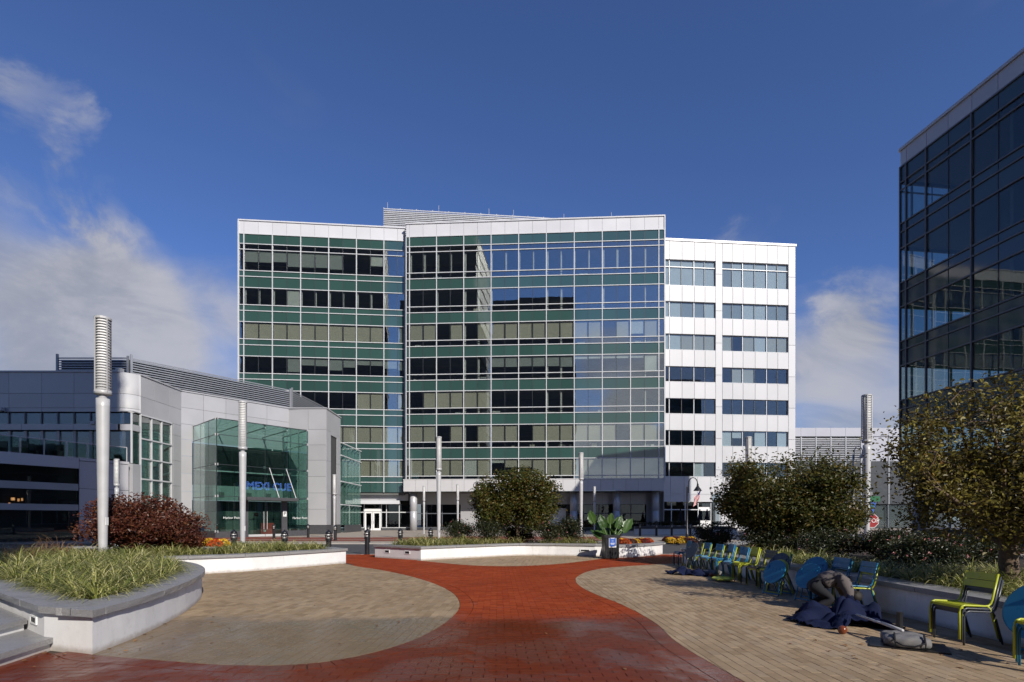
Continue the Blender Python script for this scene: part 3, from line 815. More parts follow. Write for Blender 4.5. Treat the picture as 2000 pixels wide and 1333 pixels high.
for x in (805, 1000, 1121, 1206, 1283):
    p = WR.at(WR.px(x), -.75)
    MB().lathe([(.47,.05),(.47,2.55),(.455,2.56),(.455,2.6),(.47,2.61),(.47,5.06)], 24, (p.x,p.y,0)).build('column', M['silver_panel'], office, True)
# ground floor of the left wing
WF = Wall(office, WL.at(WL.px(560),-.9), WL.at(WL.L+.4,-.9))
fu = [WF.px(x) for x in (600, 640, 702, 711.5)] ; fv = [WF.px(x) for x in (745, 755, 780, 806)]
shopfront(WF, fu, .45, 2.45, 3.5); shopfront(WF, fv, .45, 2.45, 3.5)
WF.box('stone_plinth', 0, fu[-1], .05, .37, M['stone_base'], .02, .2); WF.box('stone_plinth', fv[0], WF.L, .05, .37, M['stone_base'], .02, .2)
a, b = fu[-1]+.06, fv[0]-.06
WF.box('door_frame', a, b, 2.55, 2.95, M['white_paint'], .05, .14)
WF.box('shop_transom', a+.05, b-.05, 2.98, 3.47, M['glass_shop'], 0, .03)
mid = (a+b)/2
for x0, x1 in ((a, mid), (mid, b)):
    o = WF.box('door', x0+.02, x0+.2, .06, 2.5, M['white_paint'], .05, .06)
    fr = MB(); wd = x1-x0-.04
    fr.box(wd-.18, wd, -.03, .03, 0, 2.44).box(.18, wd-.18, -.03, .03, 0, .28).box(.18, wd-.18, -.03, .03, 2.26, 2.44); sub('door_rail', fr, M['white_paint'], o)
    sub('door_glass', MB().box(.18, wd-.18, -.01, .01, .28, 2.26), M['glass_shop'], o)
    hx = wd-.1 if x0 == a else .1
    sub('door_handle', MB().box(hx-.02, hx+.02, -.09, -.03, .9, 1.25), M['galv'], o)
WF.box('door_canopy', WF.px(690), WF.px(782), 3.52, 3.98, M['white_panel'], .55, 1.1)
WF.panels([0]+[WF.L*k/4 for k in range(1,5)], [3.99, 5.02], M['silver_panel'], 0, .08, .03, 'soffit_panel')
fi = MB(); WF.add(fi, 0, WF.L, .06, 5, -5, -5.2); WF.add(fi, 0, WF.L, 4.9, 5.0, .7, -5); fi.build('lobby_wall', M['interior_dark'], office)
# plant screen on the roof
WS = Wall(office, (-19.0,80.0), (9.6,83.0))
for k in range(24):
    z = 41.0+k*.28; WS.box('screen_slat', 0, WS.L, z, z+.15, M['louvre_white'], 0, .08)
for k in range(13): WS.box('screen_post', WS.L*k/12-.05, WS.L*k/12+.05, 40, 47.75, M['louvre_white'], -.1, .1)
sb = MB(); WS.add(sb, 0, WS.L, 39.4, 47.5, -.5, -.6); WS.add(sb, 0, .1, 39.4, 47.5, -.1, -8); sb.build('screen_back', M['interior_mid'], office)
for x in (757, 857, 955, 1003): 
    p = WS.at(WS.px(x)); MB().tube([(p.x,p.y,47.6),(p.x,p.y,48.5)], .03, 5).build('lightning_rod', M['galv'], office)
for x in (1102, 1196):
    p = WR.at(WR.px(x), -1); MB().tube([(p.x,p.y,39.6),(p.x,p.y,41.0)], .03, 5).build('lightning_rod', M['galv'], office)

# ---- white panel office
white = thing('white_office_building', 'white panelled office building with bands of windows right of the glass block', 'building', (29, 78, 0), world=True)
WW = Wall(white, (19.4,71.9), (38.6,73.6))
def wz(y): return zat(y, 72.6)
rowsW = [(511,561),(592,623),(655,686),(718,748),(780,810),(842,872),(904,932)]
bays = [[WW.px(x) for x in (1290, 1307.7, 1356, 1397.5)], [WW.px(x) for x in (1410.5, 1451, 1498, 1539.5)]]
WTOP = wz(475)
pier0, pier1, pier2 = WW.px(1397.5), WW.px(1410.5), WW.px(1539.5)
zsp = [0.05]
bands = []; prev = WTOP
for (a, b) in rowsW: bands.append((wz(a), prev)); prev = wz(b)
low_top = prev
for z0, z1 in bands:
    for bay in bays:
        us = []
        for i in range(len(bay)-1): us += [bay[i], (bay[i]+bay[i+1])/2]
        us = us+[bay[-1]]
        WW.panels(us, [z0, z1], M['office_white'], 0, .1, .05)
zl = [low_top] + [wz(b)+.0 for a, b in []]
for u0, u1 in ((pier0, pier1), (pier2, WW.L)):
    zz = [low_top] + sorted([wz((a+b)/2) for a, b in rowsW]) + [WTOP]
    WW.panels([u0, u1], zz, M['office_white'], .0, .1, .05, 'pier_panel')
BLW = ['wwwwww gwwwww', 'wwwggw ggwwgg', 'twwttt t0twtt', '000000 0tt000', '000000 000000', '000000 ww0w0w', '0000w0 0www00']
for k, (a, b) in enumerate(rowsW):
    z0, z1 = wz(b), wz(a)
    rows_b = BLW[k].split()
    for q, bay in enumerate(bays):
        for i in range(len(bay)-1):
            m_ = (bay[i]+bay[i+1])/2
            for j, (u0, u1) in enumerate(((bay[i], m_), (m_, bay[i+1]))):
                WW.box('window_pane', u0+.02, u1-.02, z0+.02, z1-.02, M['glass_blue'], -.22, .03, tilt=.001)
                c = rows_b[q][i*2+j]
                if c != '0':
                    f = R.choice([1, 1, .45]) if k >= 3 else 1
                    WW.box('blind', u0+.05, u1-.05, z1-(z1-z0)*f+.03, z1-.03, M[BM[c]], -.27, .015)
            WW.box('thin_mullion', m_-.025, m_+.025, z0, z1, M['dark_mullion'], -.18, .06)
            WW.box('mullion', bay[i]-.04, bay[i]+.04, z0, z1, M['white_mullion'], -.16, .1)
        if k == 0: WW.box('transom', bay[0], bay[-1], z1-.95, z1-.85, M['white_mullion'], -.16, .1)
        WW.box('window_sill', bay[0], bay[-1], z0-.0, z0+.06, M['white_mullion'], -.1, .22)
WW.box('roof_coping', -.1, WW.L+.1, WTOP, WTOP+.3, M['white_panel'], -.1, .5)
wi = MB(); WW.add(wi, 0, WW.L-.3, 0, WTOP-.1, -6, -6.3)
for a, b in rowsW: WW.add(wi, 0, WW.L-.2, wz(a)+.1, wz(a)+1.2, -.25, -6)
WW.add(wi, 0, WW.L-.1, .05, WTOP-.05, -20, -20.1); WW.add(wi, WW.L-.12, WW.L-.05, .05, WTOP-.05, -.1, -20); wi.build('inner_wall', M['interior_dark'], white)
wr = MB(); WW.add(wr, 0, WW.L, WTOP-.3, WTOP-.1, -.2, -20); WW.add(wr, WW.L-.05, WW.L, .05, WTOP, -.06, -20); wr.build('roof', M['white_panel'], white)
# lower storeys: panels then shop windows
us = [0]+[WW.px(x) for x in (1309, 1336, 1362, 1388, 1412, 1440, 1470, 1500)]+[WW.L]
WW.panels(us, [wz(981), wz(966), low_top], M['office_white'], 0, .1, .04)
us2 = [WW.px(x) for x in (1294, 1311, 1338, 1363, 1388)]
shopfront(WW, us2, wz(1027), wz(996), wz(983), 'glass_blue')
WW.box('door_frame', WW.px(1363), WW.px(1385), wz(998), wz(991), M['white_paint'], .08, .12)
WW.box('door', WW.px(1364), WW.px(1373.5), .1, wz(999), M['glass_shop'], .06, .05); WW.box('door', WW.px(1375), WW.px(1384.5), .1, wz(999), M['glass_shop'], .06, .05)
WW.box('tall_window', WW.px(1391), WW.px(1406), wz(1027), wz(966), M['glass_blue'], .08, .04)
WW.panels([WW.px(1408), WW.px(1440), WW.px(1470), WW.px(1510), WW.L], [.05, wz(1000), wz(981)], M['office_white'], 0, .1, .04)
wj = MB(); WW.add(wj, .02, WW.L-.05, wz(983), WTOP-.05, -.55, -.6)
sg = MB()
for z0, z1 in bands: WW.add(sg, 0, pier2, z0+.02, z1-.02, -.05, -.3)
WW.add(sg, 0, WW.L-.02, wz(981)+.02, low_top-.02, -.05, -.3); WW.add(sg, pier0+.02, pier1-.02, .1, WTOP-.05, -.05, -.3); WW.add(sg, pier2+.02, WW.L-.03, .1, WTOP-.05, -.05, -.3)
sg.build('backing_wall', M['white_panel'], white)

# ---- low building behind, with louvres
low_b = thing('louvred_annex', 'low pale building with grey louvre bays behind the right hand trees', 'building', (54, 92, 0), world=True)
WA = Wall(low_b, (40.5,87.0), (70,87.0))
def az(y): return zat(y, 87)
ua = [WA.px(x) for x in (1500,1529,1564,1593,1622,1651,1681,1735,1790)]
lm = MB()
WA.panels(ua, [az(853), az(836)], M['annex_panel'], 0, .1, .03)
for k in range(14):
    z = az(900)+k*.29
    if z < az(856): WA.box('louvre', ua[0], ua[-3], z, z+.13, M['louvre'], 0, .15)
for u in ua: WA.box('bay_post', u-.08, u+.08, az(985), az(854), M['louvre'], .08, .16)
WA.box('end_wall', ua[-3]+.1, ua[-1], az(925), az(854), M['annex_panel'], 0, .1)
WA.panels(ua, [az(985), az(925), az(901)], M['dark_mullion'], .02, .1, .03)  # near-black colour stands in for the shade on the annex's lower wall
for i in range(len(ua)-1): WA.box('shop_window', ua[i]+.1, ua[i+1]-.1, .3, az(987), M['glass_dark'], -.2, .04)
for u in ua: WA.box('shop_mullion', u-.09, u+.09, .05, az(986), M['grey_mullion'], -.1, .2)
WA.add(lm, 0, WA.L, .05, az(837), -.5, -12); lm.build('rear_wall', M['stone_base'], low_b)

# ---- dark glass building at the right
dark = thing('dark_glass_building', 'dark navy glass office building cut by the right edge of the picture', 'building', (34, 30, 0), world=True)
def dx(Y): return 33.96-.129*Y
WD = Wall(dark, (dx(40), 40.0), (dx(12), 12.0))
LD = [8.5, 12.85, 17.2, 21.52]
rowsD = [(4.6, 5.3, 'spandrel')]
for k, L in enumerate(LD):
    rowsD += [(L-3.2, L-2.55, 'sillpanel'), (L-2.55, L, 'vision'), (L, (LD[k+1]-3.2 if k < 3 else 22.7), 'spandrel')]
rowsD += [(22.7, 23.35, 'sillpanel'), (23.35, 25.8, 'vision'), (25.8, 26.4, 'transom'), (26.4, 27.55, 'spandrel'), (27.55, 28.75, 'parapet')]
eD = [0, .52]
while eD[-1] < 14: eD.append(eD[-1]+1.64)
dm = {'vision': 'glass_dark', 'transom': 'glass_dark', 'spandrel': 'navy_spandrel', 'sillpanel': 'navy_spandrel', 'parapet': 'zinc_panel'}
curtain(WD, eD, rowsD, {0,1,2,4,6,8,10}, dm, 'grey_mullion', 'dark_mullion', .09)
curtain(WD, [eD[-1]+.02, WD.L], rowsD, {0,1}, dm, 'grey_mullion', 'dark_mullion', .09)
WN_ = Wall(dark, (dx(40)+14, 40+.129*14), (dx(40), 40.0))
eN = [0, 6.6, 8.24, 9.88, 11.52, 13.16, WN_.L]
curtain(WN_, eN, rowsD, {0,1,3,5,6}, dm, 'grey_mullion', 'dark_mullion', .09)
for w in (WD, WN_): w.box('roof_coping', -.05, w.L+.05, 28.75, 28.95, M['zinc_panel'], -.05, .4)
di = MB()
for z0, z1 in [(L+.1, L+1.0) for L in LD]+[(26.5, 28.7), (4.7, 5.2)]:
    WD.add(di, .15, WD.L, z0, z1, -.1, -14)
WD.add(di, 7.5, WD.L, 4.7, 28.5, -6, -6.2); WD.add(di, 7.5, 7.7, 4.7, 28.5, -.3, -14)
WD.add(di, WD.L, WD.L+.1, 0, 28.7, -.05, -14); WD.add(di, 0.2, WD.L, .05, 28.7, -14, -14.2)
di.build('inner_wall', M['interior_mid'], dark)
# its ground floor: columns and shop windows
WE = Wall(dark, WD.at(0,-1.8), WD.at(WD.L,-1.8))
ue = [.4]
while ue[-1]+1.9 < 22: ue.append(ue[-1]+1.8)
shopfront(WE, ue, .9, 2.9, 4.5, 'glass_dark', 'white_mullion')
WE.box('stone_plinth', 0, WE.L, .05, .8, M['stone_base'], .0, .2)
WE.box('rear_lobby', 0, WE.L, .05, 4.6, M['interior_mid'], -4, .2)
for u in (.9, 7.4, 13.9):
    p = WD.at(u, -.6); MB().lathe([(.42,.05),(.42,4.62)], 20, (p.x,p.y,0)).build('column', M['silver_panel'], dark, True)
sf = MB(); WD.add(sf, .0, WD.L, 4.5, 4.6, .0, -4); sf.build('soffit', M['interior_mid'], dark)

# ---- buildings out of the picture whose reflections and shade fall into it
def tower(name, label, x0, x1, y0, y1, h):
    t = thing(name, label, 'building', ((x0+x1)/2, (y0+y1)/2, 0), world=True)
    MB().box(x0, x1, y0, y1, 0, h).build('tower_body', M['zinc_panel'] if False else M['stone_base'], t)
    fb = MB(); z = 4
    while z < h:
        fb.box(x0-.15, x1+.15, y0-.15, y1+.15, z, z+.35); z += 4.3
    fb.build('floor_band', M['interior_mid'], t)
tower('office_tower', 'dark office tower behind the camera, seen mirrored in the green glass', -16.2, 8.0, -46, -19, 66)
tower('office_tower', 'taller dark tower behind the camera at left, mirrored at the left of the glass', -60, -20.8, -46, -19, 86)
# ---- restaurant pavilion at the left
rest = thing('restaurant_pavilion', 'grey metal clad restaurant pavilion with a glass entrance box and blue neon sign', 'building', (-27, 48, 0), world=True)
A0, A1 = V2(-46,39.8), V2(-28.9,39.8)
W1 = Wall(rest, A0, A1); W2 = Wall(rest, (-28.0,40.7), (-28.0,45.7)); W3 = Wall(rest, (-28.0,45.7), (-21.85,52.9)); W4 = Wall(rest, (-21.85,52.9), (-18.2,52.9)); W5 = Wall(rest, (-18.2,52.9), (-18.4,57.9))
def z1(y): return zat(y, 39.8)
ZT = 12.35
ZR = [z1(805), z1(797), z1(769), ZT]
W1.panels([W1.px(x) for x in (-120,-45,18,82,145,208)]+[W1.L], ZR, M['zinc_panel'])
cp = []
for k in range(7):
    a = math.pi/2*k/6; cp.append(V2(-28.9+.9*math.sin(a), 40.7-.9*math.cos(a)))
def strip(name, pts, z0, z1_, mat, t=.05):
    mb = MB(); n = len(pts)
    o2 = [p + (p-V2(-28.9,40.7)).normalized()*t for p in pts]
    mb.add([(p.x,p.y,z0) for p in pts]+[(p.x,p.y,z1_) for p in pts]+[(p.x,p.y,z0) for p in o2]+[(p.x,p.y,z1_) for p in o2],
           [(2*n+i, 2*n+i+1, 3*n+i+1, 3*n+i) for i in range(n-1)]+[(n+i, 3*n+i, 3*n+i+1, n+i+1) for i in range(n-1)]+[(0,n,3*n,2*n),(n-1,3*n-1,4*n-1,2*n-1)])
    return mb.build(name, mat, rest, True)
for i in range(3): strip('curved_panel', cp, ZR[i]+.01, ZR[i+1]-.01, M['curved_metal'], .025)
W1b = Wall(rest, (-28.9,39.8), (-28.0,39.8)); W2b = Wall(rest, (-28.0,39.8), (-28.0,40.7))
for w in (W1b, W2b):
    w.box('band_panel', .01, .89, z1(841), z1(829), M['zinc_panel'], .0, .1); w.box('corner_ledge', 0, .9, z1(804), z1(804)+.06, M['zinc_panel'], 0, .1)
    for a_, b_ in ((z1(905), z1(843)), (z1(828), z1(807))): w.box('window_pane', .05, .85, a_, b_, M['glass_blue'], -.03, .03)
    w.box('mullion', .84, .94, z1(905), z1(807), M['white_mullion'], .02, .1)
W1b.box('corner_panel', 0, .9, 0, z1(906), M['zinc_panel'], 0, .1); W2b.box('corner_panel', 0, .9, 0, z1(906), M['zinc_panel'], 0, .1)
W2.panels([.02, 1.6, 3.4, 5.0], [ZR[0]]+ZR[2:], M['silver_panel'])
W2.panels([3.9, 5.0], [.1, 2.2, 4.3, 6.4, 8.5, ZR[0]], M['silver_panel'])
# strip windows and band on the front wall
u1 = W1.px(262)
ws = [W1.px(x) for x in range(-80, 250, 32)]+[W1.L]
for i in range(len(ws)-1):
    W1.box('window_pane', ws[i]+.04, ws[i+1]-.04, z1(828), z1(807), M['glass_blue'], -.1, .03, tilt=.002)
    W1.box('window_pane', ws[i]+.10, ws[i+1]-.10, z1(896), z1(843), M['glass_blue'], -.15, .03, tilt=.002)
    W1.box('mullion', ws[i]-.04, ws[i]+.04, z1(828), z1(806), M['grey_mullion'], -.06, .08)
    W1.box('window_frame', ws[i]-.10, ws[i]+.10, z1(896), z1(842), M['louvre'], -.1, .1)
W1.panels([W1.px(x) for x in (-110,-30,46,147,238)]+[W1.L], [z1(841), z1(829)], M['zinc_panel'], .08, .2)
# glazed corner on the side wall
us2 = [.0, 1.25, 2.45, 3.7]
zs2 = [.6, 1.2, 3.0, 4.55, 6.1, 7.6, z1(806)]
for i in range(3):
    for j in range(len(zs2)-1): W2.box('window_pane', us2[i]+.05, us2[i+1]-.05, zs2[j]+.05, zs2[j+1]-.05, M['glass'], -.05, .03, tilt=.003)
for u in us2: W2.box('mullion', u-.05, u+.05, .6, z1(806), M['white_mullion'], 0, .12)
for z in zs2: W2.box('transom', 0, 3.7, z-.05, z+.05, M['white_mullion'], .05, .1)
# terrace in front
TF = Wall(rest, (-40.5,20.0+3.0), (-28.0,39.2)); 
TF = Wall(rest, (-38.0,22.0), (-27.9,39.3))
zt_ = 5.7
def tz(y, u): return zat(y, TF.depth(u))
uA, uB = TF.px(153), TF.px(205)
u0 = max(0, TF.px(-60))
TF.box('terrace_band', u0, uA, zt_-.75, zt_-.02, M['zinc_panel'], 0, .2); TF.box('terrace_band', uA+.02, TF.L, zt_-.2, zt_-.02, M['zinc_panel'], .01, .2)
TF.panels([uA+.02, uB, TF.L], [0, 1.7, 3.6, zt_-.22], M['zinc_panel'], 0, .1, .03)
for z in (3.05, 4.2): pass
for z0, z1_ in ((3.45,3.9),(2.1,2.5)):
    TF.box('louvre_band', u0, uA-.05, z0, z1_, M['louvre'], .03, .25)
for z0, z1_ in ((3.92,4.93),(2.52,3.43),(.3,2.08)):
    TF.box('dark_opening', u0, uA-.05, z0, z1_, M['glass_dark'], -.1, .04)
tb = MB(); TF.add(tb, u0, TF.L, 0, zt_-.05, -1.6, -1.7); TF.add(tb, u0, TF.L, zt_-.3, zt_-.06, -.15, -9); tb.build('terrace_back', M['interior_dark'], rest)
rail = MB()
for k in range(8):
    u = u0+(TF.L-u0)*k/7; p = TF.at(u, -.25); rail.tube([(p.x,p.y,zt_-.05),(p.x,p.y,zt_+1.05)], .03, 6)
pa, pb = TF.at(u0, -.25), TF.at(TF.L, -.25); rail.tube([(pa.x,pa.y,zt_+1.05),(pb.x,pb.y,zt_+1.05)], .03, 6)
rail.build('railing', M['galv'], rest)
for k in range(7): TF.box('railing_glass', u0+(TF.L-u0)*k/7+.06, u0+(TF.L-u0)*(k+1)/7-.06, zt_+.08, zt_+.98, M['glass_clear'], -.25, .015)
for u in (u0+2.5, (uA+u0)/2+1.2, uA-1.0):
    p = TF.at(u, -2.2)
    for dx_ in (-.7, .7): MB().box(p.x+dx_-.3, p.x+dx_+.3, p.y-.3, p.y+.3, zt_-.05, zt_+.5).box(p.x+dx_-.3, p.x+dx_+.3, p.y+.22, p.y+.3, zt_+.5, zt_+.95).build('terrace_chair', M['black_metal'], rest)
# warm lamps hanging inside, seen through the dark glass
ml = bpy.data.materials.new('lamp_glow'); ml.use_nodes = True; b_ = ml.node_tree.nodes['Principled BSDF']; b_.inputs['Emission Color'].default_value = (1,.42,.12,1); b_.inputs['Emission Strength'].default_value = .7
for x, y in ((38,975),(42,975),(51,977),(58,976),(33,985)):
    u = TF.px(x); p = TF.at(u, -1.2); z = zat(y, p.y); MB().lathe([(.05,-.09),(.05,.09)], 8, (p.x,p.y,z)).build('hanging_lamp', ml, rest)
# diagonal wall panels behind the glass box and short front piece
def zs(w, lst): return lst
u3 = [0, 1.75, 3.6, 5.4, 7.3, W3.L]
W3.panels(u3[:], [9.6, 11.0, ZT], M['silver_panel'])
W3.panels([0, .85], [.9, 2.4, 3.9, 5.4, 6.9, 8.3, 9.6], M['silver_panel'])
W3.panels([.85, W3.L], [8.2, 9.6], M['silver_panel'], -.02)
W4.panels([0, 1.9, W4.L], [.95, 2.5, 4.1, 5.7, 7.3, 8.8, 10.3, ZT], M['silver_panel'])
W4.box('stone_base', 0, W4.L, .05, .92, M['stone_base'], .0, .1)
W5.panels([0, 1.5], [.95, 4.1, 7.3, 10.3, ZT], M['silver_panel']); W5.panels([3.6, W5.L], [.95, 4.1, 7.3, 10.3, ZT], M['silver_panel']); W5.panels([1.5, 3.6], [10.0, ZT], M['silver_panel'])
for j, (a, b) in enumerate(((1.0,3.2),(3.3,5.4),(5.5,7.6),(7.7,9.9))): W5.box('window_pane', 1.55, 3.55, a, b, M['glass'], -.1, .03)
W5.box('stone_base', 0, W5.L, .05, .92, M['stone_base'], 0, .1)
for w in (W1, W2, W3, W4, W5): w.box('roof_coping', -.05, w.L+.05, ZT, ZT+.1, M['silver_panel'], -.05, .3)
bw = MB()
for w in (W2, W3, W4, W5): w.add(bw, .02, w.L-.02, 8.4 if w in (W2, W3) else .1, ZT-.05, -.06, -.2)
W1.add(bw, 0, W1.L, z1(804), ZT-.05, -.06, -.2); W1.add(bw, 0, W1.L+.5, 0, ZT-.1, -5, -5.2); W2.add(bw, 3.7, 5, .1, 8.5, -.06, -.2); W2.add(bw, -.2, 5, 0, ZT-.1, -6, -6.2)
W1.add(bw, 0, W1.L, z1(841)+.02, z1(829)-.02, -.1, -5); W5.add(bw, 0, W5.L, 0, ZT-.1, -4.0, -4.1)
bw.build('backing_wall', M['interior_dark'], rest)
rf = MB(); rf.add([(p[0],p[1],ZT-.1) for p in ((-46,39.9),(-28.9,39.9),(-28.1,40.8),(-28.1,45.7),(-22,52.8),(-18.4,53),(-18.6,57.8),(-46,57.8))], [tuple(range(8))]); rf.build('roof', M['roof'], rest)
# louvred plant screen on its roof
for P0, P1 in (((-36.5,43.3),(-30.7,43.3)), ((-30.65,43.35),(-22.2,54.2)), ((-22.15,54.25),(-21.6,63.5))):
    w = Wall(rest, P0, P1)
    for k in range(12 if P0[0] > -23 else 12):
        z = ZT-.05+k*.19; w.box('screen_slat', .05, w.L-.02, z, z+.085, M['louvre'], 0, .06)
    w.box('screen_post', 0, .16, ZT-.05, 14.75, M['louvre'], .03, .12); w.box('screen_post', w.L-.14, w.L, ZT-.05, 14.6, M['louvre'], .03, .12)
    w.box('screen_back', .1, w.L, ZT-.05, 14.4, M['stone_base'], -.35, .05)
for p, r_ in (((-29.2,40.2,ZT+.25),.16), ((-30.7,39.6,8.6),.12), ((-37.5,39.6,9.6),.14)):
    o = MB().box(p[0]-r_*1.4,p[0]+r_*1.4,p[1]-r_,p[1]+r_,p[2]-r_,p[2]+r_*.8).box(p[0]-.04,p[0]+.04,p[1]+.0,p[1]+.4,p[2]-r_-.06,p[2]-r_).build('floodlight', M['galv'], rest)
# the glass entrance box
gA, gB, gC, gD = V2(-27.4,46.4), V2(-23.2,42.4), V2(-18.3,48.4), V2(-22.2,52.4)
GZ = 9.46
G1, G2, G3 = Wall(rest, gA, gB), Wall(rest, gB, gC), Wall(rest, gC, gD)
def gbox(w, cols, rows, skip=None):
    for i in range(len(cols)-1):
        for j in range(len(rows)-1):
            if skip and skip(i, j): continue
            w.box('glass_pane', cols[i]+.015, cols[i+1]-.015, rows[j]+.015, rows[j+1]-.015, M['glass_clear'], 0, .03, tilt=.003)
gz = [.55, 3.35, 5.85, 8.2, GZ]
c1 = [0, 1.95, 3.9, G1.L]; c2 = [0, G2.L/4, G2.L/2, G2.L*3/4, G2.L]; c3 = [0, 1.9, 3.8, G3.L]
gbox(G1, c1, gz); gbox(G2, c2, gz, lambda i, j: j == 0 and i in (1, 2)); gbox(G3, c3, gz)
for w, c in ((G1, c1), (G2, c2), (G3, c3)):
    w.box('stone_base', 0, w.L, .05, .54, M['stone_base'], .0, .12) if w is not G2 else None
    for z in gz[1:-1]: w.box('glass_joint', 0, w.L, z-.02, z+.02, M['dark_mullion'], .0, .05)
    for z in gz: 
        for u in c: w.box('spider_fitting', u-.09, u+.09, z-.09, z+.09, M['galv'], -.08, .05)
    for u in c: w.box('glass_fin', u-.012, u+.012, .6, GZ, M['dark_mullion'], -.02, .035)
    w.box('glass_edge', 0, w.L, GZ-.03, GZ+.03, M['dark_mullion'], 0, .05)
G2.box('stone_base', 0, c2[1], .05, .54, M['stone_base'], 0, .12); G2.box('stone_base', c2[3], G2.L, .05, .54, M['stone_base'], 0, .12)
gr = MB(); gr.add([(p.x,p.y,GZ) for p in (gA,gB,gC,gD)], [(0,1,2,3)]); gr.build('glass_roof', M['glass_clear'], rest)
for t in (.25,.5,.75):
    a = gA.lerp(gD, t); b = gB.lerp(gC, t); MB().tube([(a.x,a.y,GZ-.25),(b.x,b.y,GZ-.25)], .05, 6).build('roof_beam', M['galv'], rest)
# wall inside the box: dark glazing above, lit pale wall, doors
W3.box('inner_glazing', 1.2, 8.9, 4.6, 7.9, M['glass_dark'], .02, .05); W3.box('inner_rail', 1.2, 8.9, 5.75, 5.85, M['galv'], .06, .06)
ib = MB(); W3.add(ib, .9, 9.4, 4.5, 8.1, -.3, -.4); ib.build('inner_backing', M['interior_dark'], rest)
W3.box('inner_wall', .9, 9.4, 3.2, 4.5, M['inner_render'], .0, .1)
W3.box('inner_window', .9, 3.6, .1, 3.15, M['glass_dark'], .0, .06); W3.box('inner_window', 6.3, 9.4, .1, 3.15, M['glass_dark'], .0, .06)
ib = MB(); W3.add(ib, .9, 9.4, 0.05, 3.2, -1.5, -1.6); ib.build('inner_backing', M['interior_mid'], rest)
for u in (3.2, 5.6, 7.4): W3.box('round_speaker', u-.22, u+.22, 3.5, 3.94, M['interior_mid'], .1, .08)
G2.box('entrance_canopy', c2[1]-.25, c2[3]+.2, 3.05, 3.3, M['stone_base'], .75, 1.6)
for u in (c2[2]+.35, c2[3]-.1):
    a = G2.at(u, .05); b = G2.at(u+.15, 1.4); MB().tube([(a.x,a.y,5.85),(b.x,b.y,3.3)], .035, 6).build('canopy_rod', M['galv'], rest)
for u in (c2[1]+.02, c2[3]-.5): G2.box('door_frame', u, u+.48, .05, 3.05, M['stone_base'], .0, .14)
du0, du1 = c2[1]+.55, c2[3]-.55; dm_ = (du0+du1)/2
for a, b, hx in ((du0, dm_-.02, 1), (dm_+.02, du1, 0)):
    o = G2.box('door', a, b, .08, 3.0, M['glass_clear'], .0, .03)
    x = (b-a)-.12 if hx else .12
    sub('door_handle', MB().tube([(x,-.08,.6),(x,-.08,2.1)], .025, 6), M['galv'], o); sub('door_rail', MB().box(0,b-a,-.03,.03,0,.18), M['galv'], o)
G2.box('door_notice', du0+.75, du0+1.1, 1.75, 2.05, M['hanging'] if 'hanging' in M else M['wood'], -.6, .02)
def to_mesh(o):
    bpy.context.view_layer.update()
    me = bpy.data.meshes.new_from_object(o.evaluated_get(bpy.context.evaluated_depsgraph_get()))
    q = bpy.data.objects.new(o.name, me); nm = o.name; COL.objects.link(q); q.location = o.location; q.rotation_euler = o.rotation_euler
    bpy.data.objects.remove(o); q.name = nm; return q
def text(name, s, size, w, u, z, mat, d=.05, extrude=.01, parent=None, outline=False, align='CENTER'):
    cu = bpy.data.curves.new(name, 'FONT'); cu.body = s; cu.size = size; cu.align_x = align; cu.extrude = extrude; cu.resolution_u = 3
    cu.materials.append(mat)
    o = bpy.data.objects.new(name, cu); COL.objects.link(o); p = w.at(u, d)
    o.location = (p.x, p.y, z); o.rotation_euler = (rad(90), 0, w.rz)
    if outline: cu.fill_mode = 'NONE'; cu.extrude = 0; cu.bevel_depth = .007; cu.bevel_resolution = 1
    o = to_mesh(o)
    if parent is not None: o.parent = parent; o.matrix_parent_inverse = INV[parent.name]
    return o
neon = bpy.data.materials.new('neon_blue'); neon.use_nodes = True; b_ = neon.node_tree.nodes['Principled BSDF']; b_.inputs['Base Color'].default_value = (.1,.25,.8,1); b_.inputs['Emission Color'].default_value = (.10,.28,1,1); b_.inputs['Emission Strength'].default_value = .6
text('neon_sign', 'MEXI CUE', .86, G2, (c2[1]+c2[3])/2-.05, 3.95, neon, .85, parent=rest, outline=True)
text('window_lettering', 'Harbor Point', .26, G2, c2[1]-.75, 1.55, M['white_paint'], .03, .003, rest)
text('window_lettering', 'Harbor Point', .26, G2, c2[4]-.75, 1.55, M['white_paint'], .03, .003, rest)
text('window_lettering', '___________', .22, G2, c2[4]-1.3, .95, M['white_paint'], .03, .003, rest) if False else None
G2.box('door_plaque', c2[3]-.42, c2[3]-.1, 1.75, 2.25, M['white_paint'], .1, .02)
text('plaque_letter', 'P', .42, G2, c2[3]-.26, 1.85, M['black_metal'], .115, .002, rest)
# glass wing at its right end
W6 = Wall(rest, (-18.4,57.95), (-18.35,65.5))
c6 = [W6.L*k/6 for k in range(7)]
gbox(W6, c6, [.9, 3.1, 5.6, 8.4, 9.7])
for u in c6: W6.box('glass_fin', u-.02, u+.02, .9, 9.6, M['galv'], -.2, .35)
for z in (3.1, 5.6, 8.4, 9.75): W6.box('transom', 0, W6.L, z-.05, z+.05, M['white_mullion'], .05, .12)
W6.box('stone_base', 1.6, W6.L, .05, .88, M['stone_base'], 0, .2)
W7 = Wall(rest, (-18.35,65.6), (-22,65.6))

